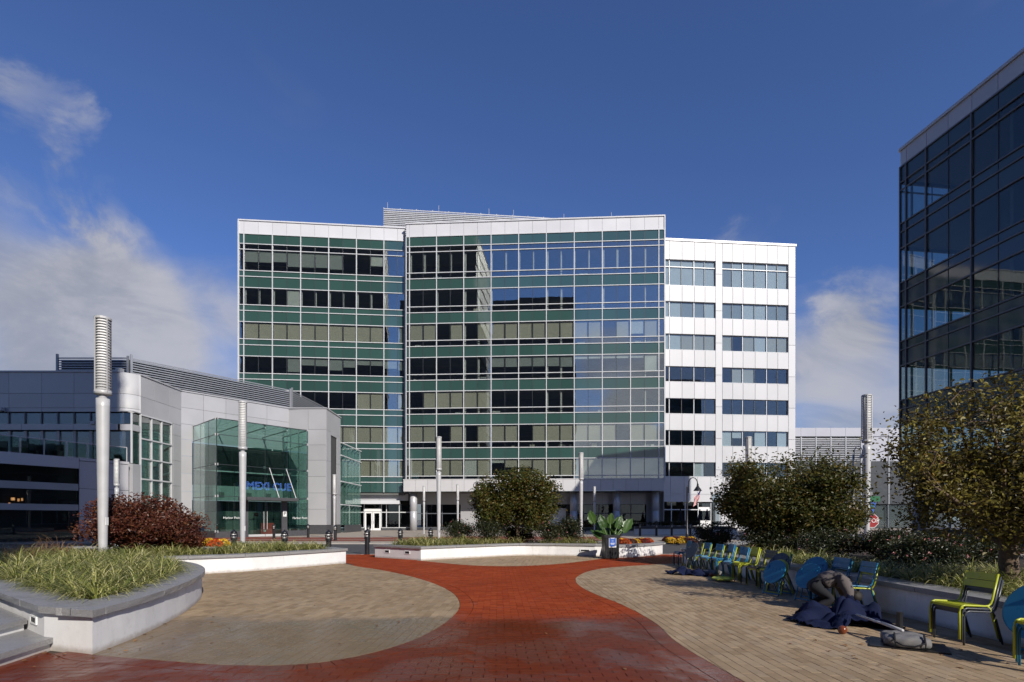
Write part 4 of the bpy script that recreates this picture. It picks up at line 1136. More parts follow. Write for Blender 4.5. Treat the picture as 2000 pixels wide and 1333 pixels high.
# ================================================================= STREET FURNITURE
def make_lamp(name, h, head, rw, label, loc, group):
    t = thing(name, label, 'lamp post', loc, group)
    zb = h-head
    link('pole', MB().lathe([(rw*.62,0),(rw*.62,.03),(rw*.64,.3),(rw*.95,zb-.35),(rw*.95,zb-.12)], 20).mesh('pole', M['galv'], True), t)
    link('base_flange', MB().lathe([(rw*.95,-.06),(rw*.95,.02),(rw*.7,.05)], 16).mesh('base_flange', M['galv']), t)
    link('neck', MB().lathe([(rw*.6,zb-.14),(rw*.6,zb+.02)], 14).mesh('neck', M['galv'], True), t)
    hd = link('diffuser', MB().lathe([(rw*.93,zb+.02),(rw*.93,h-.05)], 20).mesh('diffuser', M['lamp_diffuser'], True), t)
    n = int(head/.078)
    ring = MB().lathe([(rw*.93,-.009),(rw*1.14,-.014),(rw*1.16,.004),(rw*.93,.009)], 20).mesh('ring', M['galv'])
    for k in range(1, n): o = bpy.data.objects.new('ring', ring); COL.objects.link(o); o.parent = hd; o.location.z = zb+.05+(head-.1)*k/n
    link('collar', MB().lathe([(rw*1.0,zb-.02),(rw*1.2,zb),(rw*1.2,zb+.1),(rw*1.0,zb+.11)], 20).mesh('collar', M['galv'], True), t)
    link('cap', MB().lathe([(rw*1.2,h-.06),(rw*1.2,h),(rw*.9,h+.02)], 20).mesh('cap', M['galv']), t)
    for k in range(4):
        a = rad(45+90*k+20); link('strut', MB().box(rw*1.18*math.cos(a)-.012, rw*1.18*math.cos(a)+.012, rw*1.18*math.sin(a)-.012, rw*1.18*math.sin(a)+.012, zb+.05, h-.03).mesh('strut', M['galv']), t)
    link('access_cover', MB().box(rw*.6, rw*.7, -.05, .05, .9, 1.12).mesh('access_cover', M['white_paint']), t)
    return t
def at_px(x, Y): return (x-1000)/F*Y
def label_lamp(o, s): o['label'] = s; return o
LG = 'tall ribbed lamp posts of the plaza'
lamp0 = make_lamp('lamp_post', 6.66, 2.13, .17, 'tall grey lamp post with ribbed head in the left planter, nearest and tallest', (at_px(201,15.0),15.0,.44), LG)
for x, Y, z, lab in ((474,25.7,.0,'tall grey lamp post with ribbed head in front of the restaurant glass box'),
                     (857,37.0,.05,'tall grey lamp post with ribbed head left of the middle tree'),
                     (1135,45.8,.05,'tall grey lamp post with ribbed head right of the middle tree'),
                     (1693,24.3,.44,'tall grey lamp post with bright ribbed head between the two right hand trees'),
                     (1462,37.0,.05,'tall bright ribbed lamp post rising above the dark tree before the white office')):
    o = copy_tree(lamp0); o.location = (at_px(x,Y), Y, z if z != .0 else 0); o['label'] = lab
    if z < .4: o.scale = (1,1,7.1/6.66)
SG = 'slim low lamp posts along the street'
slim0 = make_lamp('slim_lamp_post', 4.85, 1.5, .115, 'slim grey lamp post rising behind the red maple', (at_px(228,30.5),30.5,.05), SG)
for x, Y, lab in ((653,41,'slim grey lamp post beside the right end of the restaurant'), (828,55,'slim grey lamp post before the column under the canopy'), (894,52.5,'slim grey lamp post left of the middle tree, under the canopy'), (1161,56,'slim grey lamp post partly hidden behind the big leaved plant')):
    o = copy_tree(slim0); o.location = (at_px(x,Y), Y, .05); o['label'] = lab
def make_bollard(label, loc):
    t = thing('light_bollard', label, 'bollard', loc, 'black light bollards')
    link('post', MB().lathe([(.115,0),(.115,.03),(.1,.05),(.1,.66),(.125,.68),(.125,.74),(.1,.76)], 14).mesh('post', M['black_metal'], False), t)
    link('light_ring', MB().lathe([(.075,.76),(.075,.95)], 12).mesh('light_ring', M['lamp_diffuser'], True), t)
    for k in range(4):
        a = math.pi/4+math.pi/2*k; link('cage_bar', MB().tube([(.11*math.cos(a),.11*math.sin(a),.74),(.13*math.cos(a),.13*math.sin(a),.86),(.10*math.cos(a),.10*math.sin(a),.97)], .016, 5).mesh('cage_bar', M['black_metal']), t)
    link('cage_ring', MB().lathe([(.115,.855),(.15,.86),(.15,.885),(.115,.89)], 14).mesh('cage_ring', M['black_metal']), t)
    link('dome', MB().lathe([(.12,.95),(.13,.965),(.11,1.01),(.07,1.05),(.03,1.07),(.025,1.10)], 14).mesh('dome', M['black_metal'], True), t)
    return t
bol0 = make_bollard('black light bollard standing alone in the gap between the two front planters', (at_px(717,23.2),23.2,0))
for x, Y, lab in ((457,21.6,'black light bollard just left of the lamp post before the glass box'), (556,21.2,'black light bollard behind the grass, right of the lamp post before the glass box'), (642,21.0,'black light bollard behind the pointed tip of the left planter'),
                  (720,33.8,'black light bollard partly hidden behind the one in the planter gap'), (655,37,'black light bollard at the slim lamp post by the end of the restaurant'), (602,43,'black light bollard by the right corner of the glass box'), (535,41,'black light bollard before the red board in the restaurant door'),
                  (782,26.4,'black light bollard behind the left end of the middle planter'), (841,27.5,'black light bollard showing only its head above the grass beside the tall lamp'),
                  (1212,46,'black light bollard behind the red mums, leftmost of the row by the low white wall'), (1250,47,'second black light bollard from the left along the low white wall'), (1282,47.5,'black light bollard along the low white wall at the glass office corner'), (1312,48,'black light bollard along the low white wall, left of the gooseneck lamp'), (1348,46,'black light bollard beside the gooseneck lamp'), (1383,44,'black light bollard behind the white signboard')):
    o = copy_tree(bol0); o.location = (at_px(x,Y), Y, .05 if Y > 33.5 else (-.02 if Y > 23.5 else 0)); o['label'] = lab
lw = thing('low_wall', 'low white cafe wall behind the row of bollards', 'wall', (17,52,.05))
link('wall_block', MB().box(-5.2,4.6,-.2,.2,0,.55).mesh('wall_block', M['planter_wall']), lw); link('coping', MB().box(-5.25,4.65,-.25,.25,.55,.62).mesh('coping', M['stone_base']), lw)
cafe = thing('planter_box', 'dark planter box with low plants along the cafe wall', 'planter', (17,52.9,.05)); link('box', MB().box(-5,4.5,-.3,.3,0,.8).mesh('box', M['stone_base']), cafe)
def gooseneck(label, x, Y, h, mat, flip=1):
    t = thing('gooseneck_lamp', label, 'street lamp', (at_px(x,Y),Y,.05), 'gooseneck street lamps')
    link('pole', MB().lathe([(.12,0),(.12,.4),(.065,.5),(.055,h-.75)], 10).mesh('pole', mat, True), t)
    pts = [(0.1*flip,0,h-1.2),(.1*flip,0,h-.55)]+[((.1+.55*(1-math.cos(a))/1.0*.62)*flip, 0, h-.55+.5*math.sin(a)) for a in [math.pi*k/8 for k in range(1,9)]]
    link('arm', MB().tube(pts, .035, 7).mesh('arm', mat, True), t)
    link('bracket', MB().box(-.02,.12*flip if flip>0 else .02,-.02,.02,h-.95,h-.9).box(-.02,.12,-.02,.02,h-.7,h-.65).mesh('bracket', mat), t)
    ex = (.1+.55*2*.62)*flip
    link('shade', MB().lathe([(.06,h-.5),(.08,h-.68),(.12,h-.75),(.30,h-1.0),(.31,h-1.03)], 16, (ex,0,0)).mesh('shade', mat, True), t)
    return t
gooseneck('black gooseneck street lamp with bell shade and a flag before the white office', 1342, 40, 4.6, M['black_metal'])
gooseneck('pale gooseneck street lamp above the tree, before the louvred annex', 1666, 45, 7.6, M['galv'])
fl = thing('flag', 'small striped flag with a blue corner on a slanted pole at the gooseneck lamp', 'flag', (at_px(1343,40)+.05,39.9,2.75))
link('staff', MB().tube([(0,0,0),(.98,-.1,1.05)], .016, 6).mesh('staff', M['white_paint']), fl)
def flagmat():
    m = MN('flag_cloth'); tcn = m.n('ShaderNodeTexCoord'); s = m.n('ShaderNodeSeparateXYZ'); m.l(tcn.outputs['UV'], s.inputs[0])
    st_ = m.math('GREATER_THAN', m.math('FRACT', m.math('MULTIPLY', s.outputs[1], 6.5)), .5)
    c = m.mix(st_, (.55,.02,.03), (.75,.75,.75)); cant = m.math('MULTIPLY', m.math('LESS_THAN', s.outputs[0], .42), m.math('GREATER_THAN', s.outputs[1], .46))
    m.col(m.mix(cant, c, (.02,.03,.14))); m.set(Roughness=.8); return m.m
mb = MB(); nu, nv = 12, 8
for i in range(nu+1):
    for j in range(nv+1):
        u, v = i/nu, j/nv; hang = .95*u; x = .42+.5*v - .12*u - .10*v*u; z = .46+.53*v - hang*(.92); y = -.05+.06*math.sin(u*7+v*5)
        mb.v.append((x-.05*math.sin(v*9)*u, y, z))
mb.f = [(i*(nv+1)+j, (i+1)*(nv+1)+j, (i+1)*(nv+1)+j+1, i*(nv+1)+j+1) for i in range(nu) for j in range(nv)]
me = mb.mesh('cloth', flagmat(), True); uv = me.uv_layers.new()
for lp in me.loops: i = lp.vertex_index; uv.data[lp.index].uv = ((i//(nv+1))/nu, (i%(nv+1))/nv)
link('cloth', me, fl)
sb = thing('signboard', 'blank white signboard on a thin post at the end of the chair row', 'sign', (at_px(1378,30),30,-.02))
link('post', MB().tube([(.05,0,0),(0,0,1.5)], .022, 6).mesh('post', M['concrete']), sb)
link('board', MB().box(-.30,.30,-.04,-.02,1.02,1.46).mesh('board', M['white_paint']), sb)
# stop sign with street signs
sp = thing('stop_sign', 'red octagonal STOP sign on a post behind the bright lamp post', 'sign', (at_px(1703,28),28,-.02))
link('post', MB().tube([(0,.03,0),(0,.03,2.95)], .03, 6).mesh('post', M['galv']), sp)
oc = [(.38*math.cos(rad(22.5+45*k)), .38*math.sin(rad(22.5+45*k))) for k in range(8)]
def face(poly, y0, y1, cz):
    m = MB(); n = len(poly); m.add([(p[0],y0,cz+p[1]) for p in poly]+[(p[0],y1,cz+p[1]) for p in poly], [tuple(range(n)), tuple(range(2*n-1,n-1,-1))]+[(i,n+i,n+(i+1)%n,(i+1)%n) for i in range(n)]); return m
link('border', face(oc, -.0, .012, 1.45).mesh('border', M['white_paint']), sp)
link('plate', face([(p[0]*.93,p[1]*.93) for p in oc], -.008, -.001, 1.45).mesh('plate', M['red_sign']), sp)
def label_text(name, s, size, loc, mat, parent, rz=0, ext=.002):
    cu = bpy.data.curves.new(name, 'FONT'); cu.body = s; cu.size = size; cu.align_x = 'CENTER'; cu.align_y = 'CENTER'; cu.extrude = ext; cu.resolution_u = 3; cu.materials.append(mat)
    o = bpy.data.objects.new(name, cu); COL.objects.link(o); o.location = loc; o.rotation_euler = (rad(90),0,rz); o = to_mesh(o); o.parent = parent; return o
label_text('lettering', 'STOP', .31, (0,-.014,1.45), M['white_paint'], sp)
link('street_plate', MB().box(-.15,.42,-.01,.01,2.45,2.72).mesh('street_plate', M['green_sign']), sp)
link('blue_plate', face([(-.22,.32),(.22,.32),(.10,-.05),(.08,-.36),(-.08,-.36),(-.10,-.05)], -.012, 0, 2.08).mesh('blue_plate', M['blue_sign']), sp)
link('green_mark', face([(-.12,-.08),(.12,-.08),(0,.14)], -.018, -.013, 2.18).mesh('green_mark', M['green_sign']), sp)
s2 = thing('road_sign', 'grey back of a rectangular sign on a thin pole left of the bright lamp post', 'sign', (at_px(1667,28),28,-.02))
link('post', MB().tube([(0,0,0),(0,0,3.4)], .035, 6).mesh('post', M['galv']), s2); link('plate', MB().box(-.3,.3,.04,.055,1.75,2.35).mesh('plate', M['concrete']), s2)
link('arm', MB().tube([(.1,-.02,3.0),(.5,-.02,3.42)], .025, 6).mesh('arm', M['white_paint']), s2)
# closed cafe parasols
ub = thing('closed_parasol', 'closed black cafe parasol, left of the gooseneck lamp', 'parasol', (at_px(1329,60),60,.05), 'closed cafe parasols')
link('pole', MB().tube([(0,0,0),(0,0,2.5)], .03, 6).mesh('pole', M['galv']), ub)
link('canopy', MB().lathe([(.05,2.6),(.09,2.4),(.2,1.9),(.3,1.3),(.36,.95),(.2,.93)], 10).mesh('canopy', M['dark_cloth']), ub); link('base', MB().lathe([(.3,0),(.3,.08),(.06,.1)], 12).mesh('base', M['stone_base']), ub)
for x, lab in ((1367,'closed black cafe parasol, first right of the gooseneck lamp'), (1381,'closed black cafe parasol before the white office door, rightmost')):
    o = copy_tree(ub); o.location.x = at_px(x,60); o['label'] = lab
# litter bin
tb_ = thing('litter_bin', 'square black litter bin with a blue notice at the end of the middle planter', 'litter bin', (3.78,20.75,0), rz=rad(4))
link('body', MB().box(-.27,.27,-.27,.27,.03,.80).mesh('body', M['black_metal']), tb_)
link('rim', MB().box(-.30,.30,-.30,.30,.80,.9).mesh('rim', M['black_metal']), tb_); link('foot', MB().box(-.22,.22,-.22,.22,0,.03).mesh('foot', M['black_metal']), tb_)
for k in range(6): link('slat', MB().box(-.25+.09*k,-.20+.09*k,-.285,-.271,.05,.78).mesh('slat', M['black_metal']), tb_)
nb_ = link('notice', MB().box(-.13,.15,-.295,-.287,.44,.87).mesh('notice', M['white_paint']), tb_)
sub('notice_print', MB().box(-.115,.135,-.299,-.296,.47,.85), M['blue_sign'], nb_)
for k, (w_, z_) in enumerate(((.17,.79),(.13,.765),(.08,.68),(.15,.60),(.17,.575),(.12,.55))): sub('print_line', MB().box(.01-w_/2,.01+w_/2,-.302,-.2995,z_,z_+.012), M['lamp_diffuser'], nb_)
sub('print_corner', MB().box(.09,.135,-.302,-.2995,.47,.51), M['white_paint'], nb_)
# red board inside the restaurant door
p = G2.at(dm_+.55, -.7)
rb = thing('menu_board', 'red A-frame board inside the restaurant door', 'board', (p.x, p.y, .05), rz=G2.rz)
link('panel', MB().box(-.55,.55,-.02,.02,0,1.15).mesh('panel', M['red_board']), rb); link('leg', MB().box(-.5,-.44,.1,.16,0,1.1).mesh('leg', M['black_metal']), rb); link('leg', MB().box(.44,.5,.1,.16,0,1.1).mesh('leg', M['black_metal']), rb)
label_text('lettering', 'P\nR\nK', .22, (0,-.024,.6), M['white_paint'], rb) if False else None
# ================================================================= CHAIRS, TABLES
def chair(col):
    mat = M['chair_'+col]; t = thing('garden_chair', '', 'chair')
    for s in (-1, 1):
        y = .235*s
        pts = [(-.25,y,0),(-.25,y,.36),(-.243,y,.405),(-.22,y,.437),(-.18,y,.45),(.10,y,.435),(.15,y,.44),(.185,y,.47),(.205,y,.52),(.29,y,.86)]
        link('side_frame', MB().tube(pts, .0135, 8).mesh('side_frame', mat, True), t)
        link('rear_leg', MB().tube([(.12,y,.432),(.155,y,.42),(.18,y,.385),(.29,y,0)], .0135, 8).mesh('rear_leg', mat, True), t)
    w = .235
    for k in range(5):
        x0 = -.19+.068*k; z = .446-.012*math.sin(math.pi*(k+.5)/5)-.006*k*.3
        link('seat_slat', MB().box(x0,x0+.06,-w,w,z-.004,z+.004).mesh('seat_slat', mat), t)
    link('front_slat', MB().tube([(-.2,-w,.43),(-.2,w,.43)], .004, 4).box(-.232,-.196,-w,w,.405,.44).mesh('front_slat', mat), t)
    for z0 in (.665, .765):
        def bx(z): return .205+(z-.52)/.34*.085
        m = MB(); n = 8
        for i in range(n+1):
            y = -w+2*w*i/n; b = .02*(1-(y/w)**2)
            for dz in (0, .092):
                for dx_ in (0, .008): m.v.append((bx(z0+dz)+b+dx_-.012, y, z0+dz))
        for i in range(n):
            a = i*4; b = a+4
            m.f += [(a,b,b+2,a+2),(a+1,a+3,b+3,b+1),(a+2,b+2,b+3,a+3),(a,a+1,b+1,b)]
        m.f += [(0,2,3,1),(n*4,n*4+1,n*4+3,n*4+2)]
        link('back_slat', m.mesh('back_slat', mat), t)
    return t
proto = {c: chair(c) for c in ('blue','lime','grey')}
used = {c: False for c in proto}
def put(col, x, y, z, rz, lab, grp='garden chairs along the right planter'):
    o = proto[col] if not used[col] else copy_tree(proto[col]); used[col] = True
    o.location = (x, y, z); o.scale = (.9,.9,.9); o.rotation_euler = (0, 0, rz); o['label'] = lab; o['group'] = grp; return o
def stack(x, y, rz, cols, labs):
    n = len(cols)
    for k, (c, l) in enumerate(zip(cols, labs)):          # first is the lowest
        dz = .036*k; dx_ = -.028*k
        put(c, x+dx_*math.cos(rz), y+dx_*math.sin(rz), dz, rz, l)
CX = 5.60
stack(5.60, 6.66, rad(3), ['grey','grey','lime'], ['dark grey chair at the bottom of the stack under the near lime chair', 'dark grey chair in the middle of the stack under the near lime chair', 'lime chair on top of the stack left of the near tree trunk, nearest whole one'])
stack(5.45, 5.35, rad(2), ['blue','blue','lime'], ['blue chair at the bottom of the stack cut by the right edge', 'blue chair in the middle of the stack cut by the right edge', 'lime chair on top of the stack cut by the right edge'])
stack(5.62, 8.85, rad(-4), ['lime','blue'], ['lime chair under the near blue chair, its yellow back frame showing', 'bright blue chair on a lime one, right of the person'])
stack(5.75, 9.75, rad(4), ['blue','blue'], ['lower blue chair behind the person, beside the second tilted tables', 'upper blue chair behind the person, beside the second tilted tables'])
stack(5.62, 12.15, rad(5), ['lime','grey'], ['lime chair under the dark grey one, right before the tilted tables', 'dark grey chair on a lime one left of the tilted tables'])
stack(5.60, 12.85, rad(-3), ['grey','lime','lime'], ['grey chair at the bottom of the lime stack in mid row', 'lower lime chair of the stack in mid row', 'upper lime chair of the stack in mid row'])
stack(5.62, 13.55, rad(2), ['blue','blue'], ['lower blue chair next left of the mid lime stack', 'upper blue chair next left of the mid lime stack'])
stack(5.64, 14.35, rad(-4), ['lime','blue','blue'], ['lime chair under two blue ones, left part of the row', 'middle blue chair of a stack over lime, left part of the row', 'topmost blue chair of a stack over lime, left part of the row'])
stack(5.62, 15.15, rad(4), ['lime','blue'], ['lime chair under the blue one right of the folded grey tabletop', 'blue chair right of the folded grey tabletop'])
stack(5.62, 16.1, rad(3), ['lime','blue'], ['lime chair under a blue one right beside the far grey tabletop', 'blue chair over lime right beside the far grey tabletop'])
stack(5.63, 11.55, rad(-2), ['blue','lime'], ['blue chair under the lime one next to the left tilted tables', 'lime chair on a blue one next to the left tilted tables'])
stack(5.62, 16.75, rad(0), ['lime','grey'], ['lime chair of the second stack from the far end', 'grey chair on the second stack from the far end'])
stack(5.60, 17.65, rad(2), ['blue','blue'], ['lower blue chair at the far end of the row', 'upper blue chair at the far end of the row'])
def table(col, x, y, rz, lab, tilt=62, r=.255, cz=.46):
    mat = M['chair_'+col]; t = thing('folding_table', lab, 'table', (x, y, 0), 'tilted round bistro tables', rz=rz)
    o = link('tabletop', MB().lathe([(r-.012,-.012),(r,-.008),(r,.008),(r-.012,.012)], 36).mesh('tabletop', mat, False), t); o.location = (0,0,cz); o.rotation_euler = (0, rad(-tilt), 0)
    s = math.sin(rad(tilt)); c = math.cos(rad(tilt))
    for sy in (-1, 1):
        link('leg', MB().tube([(.04,.16*sy,cz+.12),(-.10,.19*sy,.02),(-.10,.19*sy,0)], .0125, 7).mesh('leg', mat, True), t)
        link('leg', MB().tube([(.05,.14*sy,cz-.1),(.26,.17*sy,.02),(.26,.17*sy,0)], .0125, 7).mesh('leg', mat, True), t)
    link('cross_bar', MB().tube([(-.1,-.19,.03),(-.1,.19,.03)], .0115, 6).mesh('cross_bar', mat), t); link('cross_bar', MB().tube([(.26,-.17,.03),(.26,.17,.03)], .0115, 6).mesh('cross_bar', mat), t)
    return t
table('blue', 5.22, 10.75, rad(20), 'blue round table folded upright, front one of the left tilted pair')
table('lime', 5.36, 10.92, rad(20), 'lime rimmed round table folded upright, just behind the front blue one')
table('grey', 5.50, 11.15, rad(20), 'dark grey round table folded upright, rearmost of the left tilted pair', cz=.58)
table('blue', 5.45, 9.95, rad(20), 'blue round table folded upright behind the person, front one')
table('blue', 5.72, 10.25, rad(20), 'blue round table folded upright behind the person, rear one', cz=.54, r=.28)
table('grey', 5.25, 15.75, rad(15), 'dark grey round table folded upright between chair stacks, far part of the row', cz=.6)
table('blue', 5.92, 6.02, rad(20), 'large blue round table folded upright at the right edge', r=.37, cz=.48)
ft = table('lime', 5.12, 13.1, rad(80), 'lime round table lying flat on the paving before the chair row', tilt=4, cz=.075)
for ch in list(ft.children):
    if ch.name.startswith('leg') or ch.name.startswith('cross'): bpy.data.objects.remove(ch)
for sy in (-1, 1): link('leg', MB().tube([(-.2,.16*sy,.05),(.1,.17*sy,.045),(.5,.18*sy,.015)], .0125, 7).mesh('leg', M['chair_lime'], True), ft)
link('cross_bar', MB().tube([(.5,-.18,.015),(.5,.18,.015)], .0125, 7).mesh('cross_bar', M['chair_lime'], True), ft)

# ================================================================= UMBRELLA ON THE GROUND, BAGS
def umbrella_heap(name, label, cx, cy, rx, ry, h, rot, seed, peaks, mat, nf=9):
    rr = random.Random(seed); t = thing(name, label, 'umbrella', (cx, cy, 0))
    m = MB(); nr, na = 26, 96
    ph = [rr.uniform(0, 6.28) for _ in range(6)]
    def hgt(x, y, rn):
        z = 0
        for (px_, py_, hh, w) in peaks: z = max(z, hh*math.exp(-(((x-px_)/w)**2+((y-py_)/(w*.8))**2)))
        return z
    for i in range(nr+1):
        for k in range(na):
            rn = i/nr; a = 2*math.pi*k/na
            edge = 1+.20*math.sin(3*a+ph[0])+.12*math.sin(5*a+ph[1])+.07*math.sin(nf*a+ph[2])
            x = rx*edge*rn*math.cos(a); y = ry*edge*rn*math.sin(a)
            c, s = math.cos(rot), math.sin(rot); X, Y = x*c-y*s, x*s+y*c
            f = (abs(math.sin(nf*.5*a+ph[3]+1.3*rn+.5*math.sin(5*rn)))**.7-.5)*.20*rn*(1.1-rn*.6)+.05*rn*(abs(math.sin(23*a+ph[1]+3*math.sin(4*rn)))-.5)+.05*math.sin(6*X*3+4*Y*3+ph[4])*(1-rn)+.03*math.sin(11*X-9*Y+ph[5])
            z = hgt(X, Y, rn)+h*(1-rn)**.8*.7+f*.9
            z = max(.012+.01*math.sin(k*1.7+i), z)
            m.v.append((X, Y, z))
    for i in range(nr):
        for k in range(na): m.f.append((i*na+k, (i+1)*na+k, (i+1)*na+(k+1)%na, i*na+(k+1)%na))
    o = link('canopy', m.mesh('canopy', mat, True), t)
    so = o.modifiers.new('thick', 'SOLIDIFY'); so.thickness = .006
    return t
um = umbrella_heap('market_umbrella', 'navy market umbrella spread crumpled on the paving, wooden ball finial in front', 4.70, 7.84, .64, .54, .08, rad(-28), 3,
                   [(.50,.30,.50,.20),(.25,.15,.30,.26),(-.15,.2,.20,.30),(.05,-.35,.14,.22),(.62,.1,.24,.2)], M['navy_cloth'])
link('finial', MB().lathe([(.056*math.sin(math.pi*(k+.3)/10.6), -.058*math.cos(math.pi*(k+.3)/10.6)) for k in range(11)], 22, (-.38,-.78,.056)).mesh('finial', M['wood'], True), um)
link('pole', MB().tube([(-.05,-.55,.22),(-.10,-1.45,.19)], .014, 10).mesh('pole', M['galv'], True), um)
link('pole_sleeve', MB().tube([(-.085,-1.1,.21),(-.10,-1.48,.19)], .019, 10).mesh('pole_sleeve', M['galv'], True), um)
bs = thing('umbrella_base', 'grey weighted umbrella base bag with dark straps and an upright black tube', 'umbrella base', (4.62, 6.42, 0))
def pillow(L, W, H, seed):
    rr = random.Random(seed); m = MB(); n1, n2 = 28, 16
    for i in range(n1+1):
        th = math.pi*i/n1
        for k in range(n2):
            a = 2*math.pi*k/n2; sx = -math.cos(th); rs = math.sin(th)**.45
            cx_ = abs(math.cos(a))**.7*math.copysign(1, math.cos(a)); cz_ = abs(math.sin(a))**.7*math.copysign(1, math.sin(a))
            wr = 1+.06*math.sin(9*sx+3*a)+.04*math.sin(5*a+2*sx+seed)
            m.v.append((sx*L/2, cx_*rs*W/2*wr, max(0, H/2+cz_*rs*H/2*wr)))
    for i in range(n1):
        for k in range(n2): m.f.append((i*n2+k, i*n2+(k+1)%n2, (i+1)*n2+(k+1)%n2, (i+1)*n2+k))
    return m
link('bag', pillow(.46, .32, .15, 2).mesh('bag', M['bag_cloth'], True), bs, (0.0,-.1,0), rad(-32)); link('bag', pillow(.44, .3, .14, 5).mesh('bag', M['bag_cloth'], True), bs, (.12,.14,0), rad(-30))
link('tube', MB().lathe([(.035,.0),(.035,.36)], 12).mesh('tube', M['black_metal']), bs, (.16,.24,0)); link('base_plate', MB().box(-.35,.4,-.28,.25,0,.018).mesh('base_plate', M['black_metal']), bs, (.05,.0,0), rad(-32))
for dx_ in (-.12, .16):
    link('strap', MB().tube([(dx_,-.165,.02),(dx_,-.175,.09),(dx_-.005,-.11,.152),(dx_,.0,.158)], .011, 5).mesh('strap', M['dark_cloth'], True), bs, (0.0,-.1,0), rad(-32))
link('strap', MB().tube([(-.12,-.172,.09),(-.05,-.185,.055),(.06,-.185,.055),(.16,-.172,.10)], .009, 5).mesh('strap', M['dark_cloth'], True), bs, (0,-.1,0), rad(-32))
u2 = umbrella_heap('market_umbrella', 'navy umbrella lying folded in a heap at the far end of the chair row', 4.78, 14.7, .50, .40, .05, rad(-40), 11, [(-.1,.05,.13,.35),(.2,-.15,.10,.2)], M['navy_cloth'])
link('finial', MB().lathe([(.02,-.06),(.06,0),(.02,.06)], 12, (.42,-.62,.06)).mesh('finial', M['wood'], True), u2)
b2 = thing('umbrella_base', 'grey umbrella base bag beside the far folded umbrella', 'umbrella base', (5.35, 14.5, 0)); link('bag', pillow(.55, .36, .15, 8).mesh('bag', M['bag_cloth'], True), b2, (0,0,0), rad(-50)); link('tube', MB().lathe([(.035,0),(.035,.4)], 12).mesh('tube', M['black_metal']), b2, (.08,.15,0))

# ================================================================= PERSON crouching over the umbrella
person = thing('person', 'person in a grey jacket and dark trousers crouching over the navy umbrella', 'person', (5.25, 8.9, 0))
def skin_mesh(name, verts, edges, radii, mat, parent, sub_=2, root=0):
    me = bpy.data.meshes.new(name); me.from_pydata(verts, edges, []); me.materials.append(mat)
    o = link(name, me, parent)
    md = o.modifiers.new('skin', 'SKIN'); md.use_smooth_shade = True; ss = o.modifiers.new('sub', 'SUBSURF'); ss.levels = sub_; ss.render_levels = sub_
    sv = me.skin_vertices[0].data
    for i, r in enumerate(radii): sv[i].radius = r if isinstance(r, tuple) else (r, r); sv[i].use_root = (i == root)
    return o
# kneeling, hips back to the left, bent forward to the right with both arms reaching down
V = [(-.20,.06,.40),(-.08,.04,.49),(.06,.02,.53),(.17,.0,.48),(.22,-.02,.40),(.27,-.05,.31),          # pelvis, waist, chest, shoulders, neck, head joint
     (-.25,-.06,.38),(-.02,-.16,.20),(-.28,-.15,.07),(-.36,-.13,.05),                                  # near leg: hip, knee, ankle, toe
     (-.22,.17,.38),(.02,.24,.20),(-.24,.25,.07),(-.32,.25,.05),                                       # far leg
     (.17,-.16,.46),(.20,-.22,.30),(.16,-.26,.20),                                                     # near arm: shoulder, elbow, wrist
     (.18,.16,.45),(.27,.20,.26),(.28,.08,.12)]                                                        # far arm
E = [(0,1),(1,2),(2,3),(3,4),(4,5),(0,6),(6,7),(7,8),(8,9),(0,10),(10,11),(11,12),(12,13),(3,14),(14,15),(15,16),(3,17),(17,18),(18,19)]
r_ = [(.15,.13),(.15,.125),(.17,.13),(.15,.115),.06,.05, .105,.075,.05,.035, .105,.075,.05,.035, .075,.055,.035, .075,.055,.035]
body = skin_mesh('body', V, E, r_, M['dark_cloth'], person)
# jacket: follows trunk and arms, one shell a little larger
VJ = [(-.14,.05,.44),(-.07,.04,.495),(.06,.02,.54),(.17,.0,.49),(.205,-.01,.43),(.17,-.16,.465),(.205,-.22,.31),(.168,-.255,.225),(.18,.16,.455),(.27,.20,.27),(.28,.10,.145)]
EJ = [(0,1),(1,2),(2,3),(3,4),(3,5),(5,6),(6,7),(3,8),(8,9),(9,10)]
jk = skin_mesh('jacket', VJ, EJ, [(.185,.155),(.185,.15),(.2,.155),(.175,.135),.085,(.10,.10),(.082,.085),(.056,.06),(.10,.10),(.078,.08),(.05,.055)], M['grey_cloth'], person)
tx = bpy.data.textures.new('folds', 'CLOUDS'); tx.noise_scale = .06
dm2 = jk.modifiers.new('folds', 'DISPLACE'); dm2.texture = tx; dm2.strength = .022; dm2.mid_level = .5
hd = link('head', MB().lathe([(.02,-.115),(.055,-.10),(.072,-.05),(.082,.0),(.085,.05),(.07,.095),(.03,.115)], 18).mesh('head', M['skin'], True), person, (.315,-.09,.245)); hd.rotation_euler = (rad(60), rad(35), 0)
sub('nose', MB().tube([(0,-.08,.0),(0,-.102,-.022)], [.010,.016], 6), M['skin'], hd, True); sub('hair', MB().lathe([(.088,.0),(.091,.05),(.077,.10),(.03,.122)], 18), M['hair'], hd, True)
for sx in (-1, 1): sub('ear', MB().tube([(.082*sx,.01,-.02),(.09*sx,.012,.02)], [.012,.018], 6), M['skin'], hd, True); sub('eye', MB().lathe([(.004,-.008),(.010,0),(.004,.008)], 8, (.03*sx,-.074,.012)), M['white_paint'], hd, True)
sub('mouth', MB().tube([(-.02,-.073,-.055),(.02,-.073,-.055)], .006, 5), M['hair'], hd)
